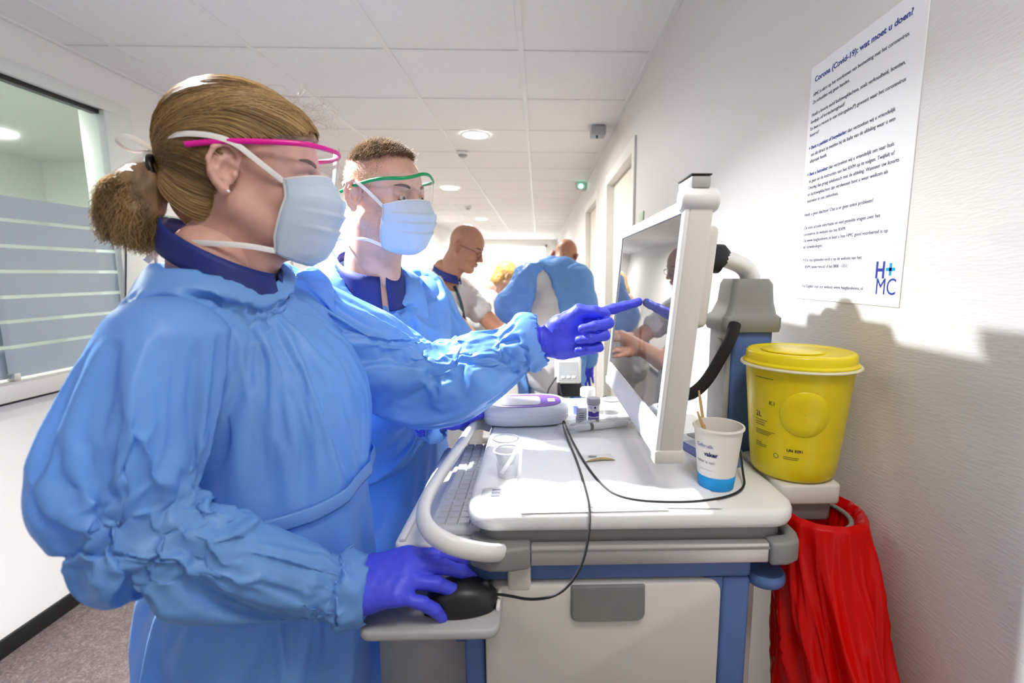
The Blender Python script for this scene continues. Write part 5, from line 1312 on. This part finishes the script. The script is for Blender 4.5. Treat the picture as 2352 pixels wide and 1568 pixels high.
# short hair
def scalp_hair(P, H, kind, top_n, side_n, mtop, mside, beard=0, hl_top=.084, tl=.025):
    V, Fc = head_sdf(kind, .004).mesh(2); n = normals(V, Fc); r = np.random.RandomState(5)
    x, y, z = V.T
    top = (z > .070) & (x < .078-.5*np.maximum(0, np.abs(y)-.03)) & (z > hl_top-.35*np.maximum(0, .05-x)) 
    side = (z > np.interp(x, [-.12, -.06, -.03, .0, .02, .045, .06], [-.085, -.085, -.03, .0, -.005, .045, .08])) & (np.abs(y) > .02*0) & (x < .062) & ~((np.abs(y) > .076) & (z < .03)) & (z < .10)
    def grow(sel, cnt, ln, dirv, m=6, lift=.35, jit=.25):
        idx = r.choice(np.nonzero(sel)[0], cnt); k = np.linspace(0, 1, m)
        d = n[idx]*lift+np.array(dirv)+r.randn(cnt, 3)*jit; d /= np.linalg.norm(d, axis=1, keepdims=True)
        L_ = ln*(.6+.6*r.rand(cnt)); p0 = V[idx]+r.randn(cnt, 3)*.0015-n[idx]*.001
        return np.stack([p0+d*(L_*t)[:, None]+n[idx]*(lift*.5*L_*t*(1-t))[:, None] for t in k], 1)
    out = []
    if top_n: out.append(strands(H(grow(top, top_n, tl, (.75, -.35, .12), lift=.22, jit=.10)), .00042, .00015, 'hair', mtop, P))
    if side_n: out.append(strands(H(grow(side, side_n, .0055, (-.2, 0, -.45), 4, .6)), .00028, .00012, 'hair_sides', mside, P))
    if beard:
        bd = (z < -.035) & (z > -.115) & (x < .085) & (x > .012) & (np.abs(y) > .018)
        out.append(strands(H(grow(bd, beard, .0022, (.1, 0, -.5), 3, .6)), .0002, .0001, 'beard_stubble', mside, P))
    return out
scalp_hair(Mn, HM, 'm', 5200, 5200, hair_mat('brown_hair', (.10, .052, .02), (.36, .22, .10)), M('fair_stubble', (.30, .19, .10), .5, var=.3), 2200)
# ================================================================== colleagues farther down the corridor
def sdf_piece(P, name, s, mat, wr=(.006, 11., 1.), sub=0, field=None):
    V, Fc = s.mesh(2)
    if wr: V = cloth_wrinkle(V, Fc, *wr)
    return emit(name, V, Fc, mat, P, sub)
Bm = person('bald man in white tunic and thin glasses looking down', (-.38, 2.5, 0))
HB = Head((0, 0, 0), -14, 24, 0, .95); HB.c = PXd(1070, 566, 2.42)
NKb = HB(-.055, 0, -.19); cb_ = A3(NKb[0]-.04, NKb[1]+.02, 0)
fb = A3(math.cos(R(-20)), math.sin(R(-20)), 0); sb_ = A3(-fb[1], fb[0], 0)
SRb = cb_-sb_*.17+A3(.02, 0, 1.40); SLb = cb_+sb_*.17+A3(.02, 0, 1.40)
ERb = A3(-.30, 2.28, 1.14); WRb = PXd(1195, 752, 2.38); ELb = A3(-.20, 2.62, 1.15); WLb = A3(-.14, 2.33, 1.15)
lower_body(Bm, cb_[0], cb_[1], -20)
V1, F1 = head_sdf('m', .003).mesh(2); V1 = HB(V1)
s = SDF((-.75, 2.05, 1.0), (.15, 2.85, 1.56), .009)
s.cone(NKb+A3(0, 0, .03), cb_+A3(0, 0, 1.36), .055, .09, .03); s.chain([SRb, ERb, WRb], [.05, .046, .031], .02); s.chain([SLb, ELb, WLb], [.05, .046, .031], .02); s.cone(SRb, SLb, .05, .05, .03)
V2, F2 = s.mesh(2)
s1, _ = hand_sdf([(20, 30, 18, 4), (22, 32, 18, 0), (26, 34, 18, -3), (30, 36, 18, -8)], [(-.012, .024, -.012), (.014, .043, -.022), (.040, .048, -.030), (.060, .042, -.034)], h=.004)
Vh_, Fh_ = s1.mesh(1)
def hand_at(Wp, X, Y, mir=False):
    X = np.array(X, float); X /= np.linalg.norm(X); Y = np.array(Y, float); Y -= X*(Y@X); Y /= np.linalg.norm(Y); Z = np.cross(X, Y)*(-1 if mir else 1)
    return np.array(Wp)+((Vh_+A3(.04, 0, 0)) @ np.stack([X, Y, Z])), (Fh_[:, ::-1] if mir else Fh_)
emit('body', *join([(V1, F1), (V2, F2), hand_at(WRb, (1, .15, -.1), (0, 1, .3)), hand_at(WLb, (1, -.2, -.1), (0, -1, .3), True)]), m_skinb, Bm)
face_parts(Bm, HB, 'closed')
MB().tube([HB(q) for q in chaikin([(-.02, -.080, .004), (.06, -.076, .004), (.090, -.062, .002), (.100, -.05, -.002)], 2)], .0014, 6).build('glasses_arm', m_brow, Bm, smooth=True)
for y in (-1, 1):
    g_ = MB().tube([HB(.108+.003*math.cos(t)-.012*abs(.021*math.cos(t)+.033)/.05, y*(.033+.023*math.cos(t)), -.008+.015*math.sin(t)) for t in np.linspace(0, 6.28, 26)], .0012, 6).build('glasses_rim', m_brow, Bm, smooth=True)
MB().tube([HB(q) for q in chaikin([(-.02, .080, .004), (.06, .076, .004), (.095, .058, -.002)], 2)], .0014, 6).build('glasses_arm', m_brow, Bm, smooth=True)
def tunic(P, name, c, f, sd, S1, S2, E1, E2, NK, mat, zlo=.78, k=.45):
    s = SDF(c+A3(-.36, -.36, zlo-.04), c+A3(.36, .36, 1.56), .010); yaw = math.atan2(f[1], f[0]); rz = rotz(yaw)
    s.ball(c+A3(0, 0, 1.27), (.120, .18, .2), .05, rot=rz); s.cone(c+A3(0, 0, 1.12)+f*.02, c+A3(0, 0, zlo), .125, .13, .06, flat=(sd, 1.25))
    s.chain([S1, A3(c[0], c[1], 1.43), S2], [.066, .075, .066], .05)
    for S, E in ((S1, E1), (S2, E2)): s.cone(S, S*(1-k)+E*k, .068, .070, .03)
    s.cone(NK+A3(0, 0, -.03)+f*.03, NK+A3(0, 0, .12), .062, .09, .008, op='sub')
    return sdf_piece(P, name, s, mat)
tu = tunic(Bm, 'tunic', cb_, fb, sb_, SRb, SLb, ERb, ELb, NKb, m_tunic)
collar(Bm, A3(*(NKb+fb*.014))+A3(0, 0, .01), .068, .066, .45, -.028, .016, .12, yaw=-20)
zp = [cb_+fb*q+A3(0, 0, z)-sb_*.03*0 for q, z in ((.085, 1.44), (.128, 1.36), (.150, 1.25), (.155, 1.12), (.155, 1.0), (.15, .82))]
MB().tube(chaikin(zp, 2), .009, 8, flat=(1, .5)).build('placket', M('dark_teal', (.01, .04, .06), .6), tu, smooth=True)
pk = cb_+fb*.148-sb_*.085+A3(0, 0, 1.27)
MB().tube([pk, pk+A3(0, 0, .055)], [.005, .005], 8).build('pen', M('pen_navy', (.005, .01, .06), .4), tu, smooth=True)
MB().tube([pk+A3(.01, -.02, -.10), pk+A3(.015, -.02, -.02)], [.012, .006], 8).build('badge_clip', m_black, tu, smooth=True)
# man seen from behind
Gm = person('man in open-backed blue gown bending away down the corridor', (.09, 2.86, 0))
HG = Head((0, 0, 0), 78, 38, 10, .93); HG.c = PXd(1298, 588, 3.02)
hip = A3(.07, 2.76, .93); nk = PXd(1285, 606, 2.95); up_ = (nk-hip)/np.linalg.norm(nk-hip)
lower_body(Gm, .07, 2.76, 80)
V1, F1 = head_sdf('m', .004).mesh(2); V1 = HG(V1)
s = SDF((-.4, 2.4, .8), (.5, 3.35, 1.62), .011); s.cone(HG(-.04, 0, -.1), nk-up_*.04, .052, .07, .03); s.cone(nk-up_*.1, hip, .07, .07, .03)
V2, F2 = s.mesh(1); emit('body', *join([(V1, F1), (V2, F2)]), m_skinb, Gm)
scalp_hair(Gm, HG, 'm', 0, 3500, None, M('grey_stubble', (.20, .15, .11), .6, var=.3))
shL = PXd(1214, 642, 2.84); shR = PXd(1326, 640, 2.88); elL = PXd(1172, 706, 2.80); elR = PXd(1350, 740, 2.82); wrL = A3(.02, 3.18, 1.16); wrR = PXd(1350, 825, 2.94)
def g_shape(off):
    s = SDF((-.42, 2.35, .60), (.53, 3.35, 1.62), .0105)
    m = (nk+hip)/2; s.chain([hip-A3(0, 0, .02), hip*.5+nk*.5, nk-up_*.10], [.13+off, .135+off, .105+off], .06, flat=((1, 0, 0), 1.30))
    s.chain([shL, nk-up_*.055, shR], [.07+off, .075+off, .07+off], .05)
    return s
s = g_shape(0.); sdf_piece(Gm, 'tunic', s, m_tunic, (.004, 9., 4.))
s = g_shape(.014)
s.chain([shL, elL, wrL], [.082, .086, .05], .03); s.chain([shR, elR, wrR], [.08, .078, .05], .03)
s.chain([hip, hip+A3(0, .02, -.3)], [.15, .16], .05, flat=((1, 0, 0), 1.25))
a0 = PXd(1247, 622, 2.72); a1 = PXd(1250, 800, 2.58)
def wedge(X, Y, Z):
    t = np.clip((a0[2]-Z)/(a0[2]-a1[2]), -.2, 2.5); hw = .012+.115*np.clip(t, 0, 1.1)**.6-.2*np.clip(-t, 0, 1); cx = a0[0]+.005+.02*t
    d = np.maximum(np.abs(X-cx)-hw, Y-(2.86+.18*(Z-1.1)))       # the opening runs down the middle of the back
    return -d
s.field(wedge, k=.01)
s.cone(nk-up_*.01, nk+up_*.12, .062, .09, .01, op='sub')
sdf_piece(Gm, 'gown', s, m_gown, (.010, 8., 8.))
MB().tube([nk+A3(.062*math.cos(t), .05*math.sin(t), .012+.0*t)+up_*.0 for t in np.linspace(0, 6.28, 30)], .011, 8, flat=(1.6, .5)).build('collar', m_navy, Gm, smooth=True)
s_, _ = hand_sdf([(20, 30, 18, 4), (24, 34, 18, 0), (28, 36, 18, -3), (32, 36, 18, -8)], [(-.012, .024, -.012), (.014, .043, -.022), (.040, .048, -.030), (.060, .042, -.034)], h=.004)
place_hand(Gm, s_, wrR+A3(.0, .0, -.02), (.0, .25, -1), (-1, 0, 0), k=1.0)
place_hand(Gm, s_, wrL, (.1, .9, -.1), (1, 0, 0), k=1.0, mirror=True)
# blonde colleague
Yw = person('blonde colleague in white bending forward at the corridor end', (-.33, 4.05, 0))
HY = Head((0, 0, 0), 20, 30, 0, .92); HY.c = PXd(1163, 634, 3.9)
nky = HY(-.055, 0, -.18)
lower_body(Yw, nky[0]-.15, nky[1], 10)
V1, F1 = head_sdf('f', .004, True).mesh(2); V1 = HY(V1)
wry = PXd(1185, 712, 3.5); ely = PXd(1140, 735, 3.6)
s = SDF(np.min([wry, ely, nky], 0)-.3, np.max([wry, ely, nky], 0)+.3, .011); s.chain([nky-A3(.05, .1, .08), ely, wry], [.05, .042, .028], .02); s.cone(nky+A3(0, 0, .03), nky-A3(.05, 0, .06), .05, .06, .03)
V2, F2 = s.mesh(1); emit('body', *join([(V1, F1), (V2, F2), hand_at(wry, (.8, -.2, .3), (0, .3, 1), True)]), m_skinm, Yw)
s = SDF(nky+A3(-.5, -.4, -.65), nky+A3(.3, .4, .1), .012); s.chain([nky-A3(.02, 0, .07), nky-A3(.10, 0, .25), nky-A3(.15, 0, .52)], [.085, .13, .14], .05, flat=((0, 1, 0), 1.3)); s.cone(nky-A3(.05, .1, .08), nky-A3(.02, .17, .16), .065, .06, .03); s.cone(nky-A3(.05, -.1, .08), nky-A3(.02, -.17, .16), .065, .06, .03)
sdf_piece(Yw, 'tunic', s, m_tunic, (.005, 9., 2.))
s = SDF((-.15, -.12, -.2), (.13, .12, .15), .006); s.ball((-.014, 0, .034), (.108, .088, .1), .01); s.ball((-.06, 0, -.06), (.06, .07, .09), .03)
s.field(lambda X, Y, Z: np.maximum((X-.05-.9*(Z-.02))*.8, X-.09)+0*Y, k=.01)
V, Fc = s.mesh(2); emit('hair', HY(cloth_wrinkle(V, Fc, .003, 50., 2., A3(.4, 1, .4))), Fc, M('golden_hair', (.55, .36, .12), .45, var=.3, scale=60), Yw)
bt = PXd(1188, 722, 3.48); bot = thing('pump_bottle', tuple(bt-A3(0, 0, .06)), 'white pump bottle held by the blonde colleague', 'bottle')
MB().lathe([(.001, 0), (.028, 0), (.03, .004), (.03, .09), (.012, .105), (.012, .115), (.001, .115)], bt-A3(0, 0, .06), 20).build('body', m_white, bot, smooth=True, auto=40)
MB().tube([bt+A3(0, 0, .054), bt+A3(0, 0, .075), bt+A3(.03, 0, .078)], .006, 8).build('pump', m_white, bot, smooth=True)
# ================================================================== device stand in the corridor
sx, sy = .125, 2.02
ds = thing('device_stand', (sx, sy, 0), 'grey monitoring device on a wheeled pole with black straps and cables', 'device stand')
for k in range(5):
    a = 2*math.pi*k/5+.4; e = (sx+.22*math.cos(a), sy+.22*math.sin(a), .06)
    lg = MB().tube([(sx, sy, .10), e], [.014, .011], 10).build('leg', m_lgrey, ds, smooth=True, auto=40)
    MB().tube([(e[0]-.01, e[1], .025), (e[0]+.01, e[1], .025)], .025, 16).build('castor', m_rubber, lg, smooth=True, auto=40)
MB().tube([(sx, sy, .09), (sx, sy, 1.12)], .009, 12).build('pole', m_alu, ds, smooth=True, auto=40)
dv_ = MB().rprism(sx-.055, sy-.055, sx+.055, sy+.055, 1.02, 1.13, .012, 4, .008).build('monitor_unit', m_cream, ds, smooth=True, auto=50)
box('unit_panel', (sx-.04, sy-.0565, 1.035), (sx+.04, sy-.0552, 1.115), m_lgrey, dv_, 0)
for k in range(3): box('unit_key', (sx-.03+.022*k, sy-.059, 1.045), (sx-.014+.022*k, sy-.0566, 1.055), m_white, dv_, .001)
box('strap', (sx-.045, sy-.03, .955), (sx+.06, sy+.03, 1.018), m_black, ds, .008)
box('basket', (sx-.08, sy-.05, .80), (sx+.08, sy+.05, .87), m_black, ds, .01)
for pts, r in (([(sx-.05, sy-.05, 1.05), (sx-.10, sy-.07, .98), (sx-.06, sy-.08, .92), (sx+.02, sy-.08, .86)], .0035), ([(sx-.04, sy-.05, 1.03), (sx-.03, sy-.07, .97), (sx+.01, sy-.08, .90), (sx+.03, sy-.07, .82)], .004), ([(sx+.06, sy, .90), (sx+.10, sy-.02, .925), (sx+.14, sy-.02, .90), (sx+.15, sy-.02, .84)], .010)):
    MB().tube(chaikin(pts, 3), r, 8).build('cable', m_rubber, ds, smooth=True)
MB().lathe([(.001, -.014), (.012, -.009), (.014, 0), (.012, .009), (.001, .014)], (sx+.165, sy-.02, .945), 16).build('knob', m_black, ds, smooth=True)
MB().tube([(sx+.12, sy-.02, .91), (sx+.165, sy-.02, .945)], .006, 8).build('knob_arm', m_black, ds, smooth=True)
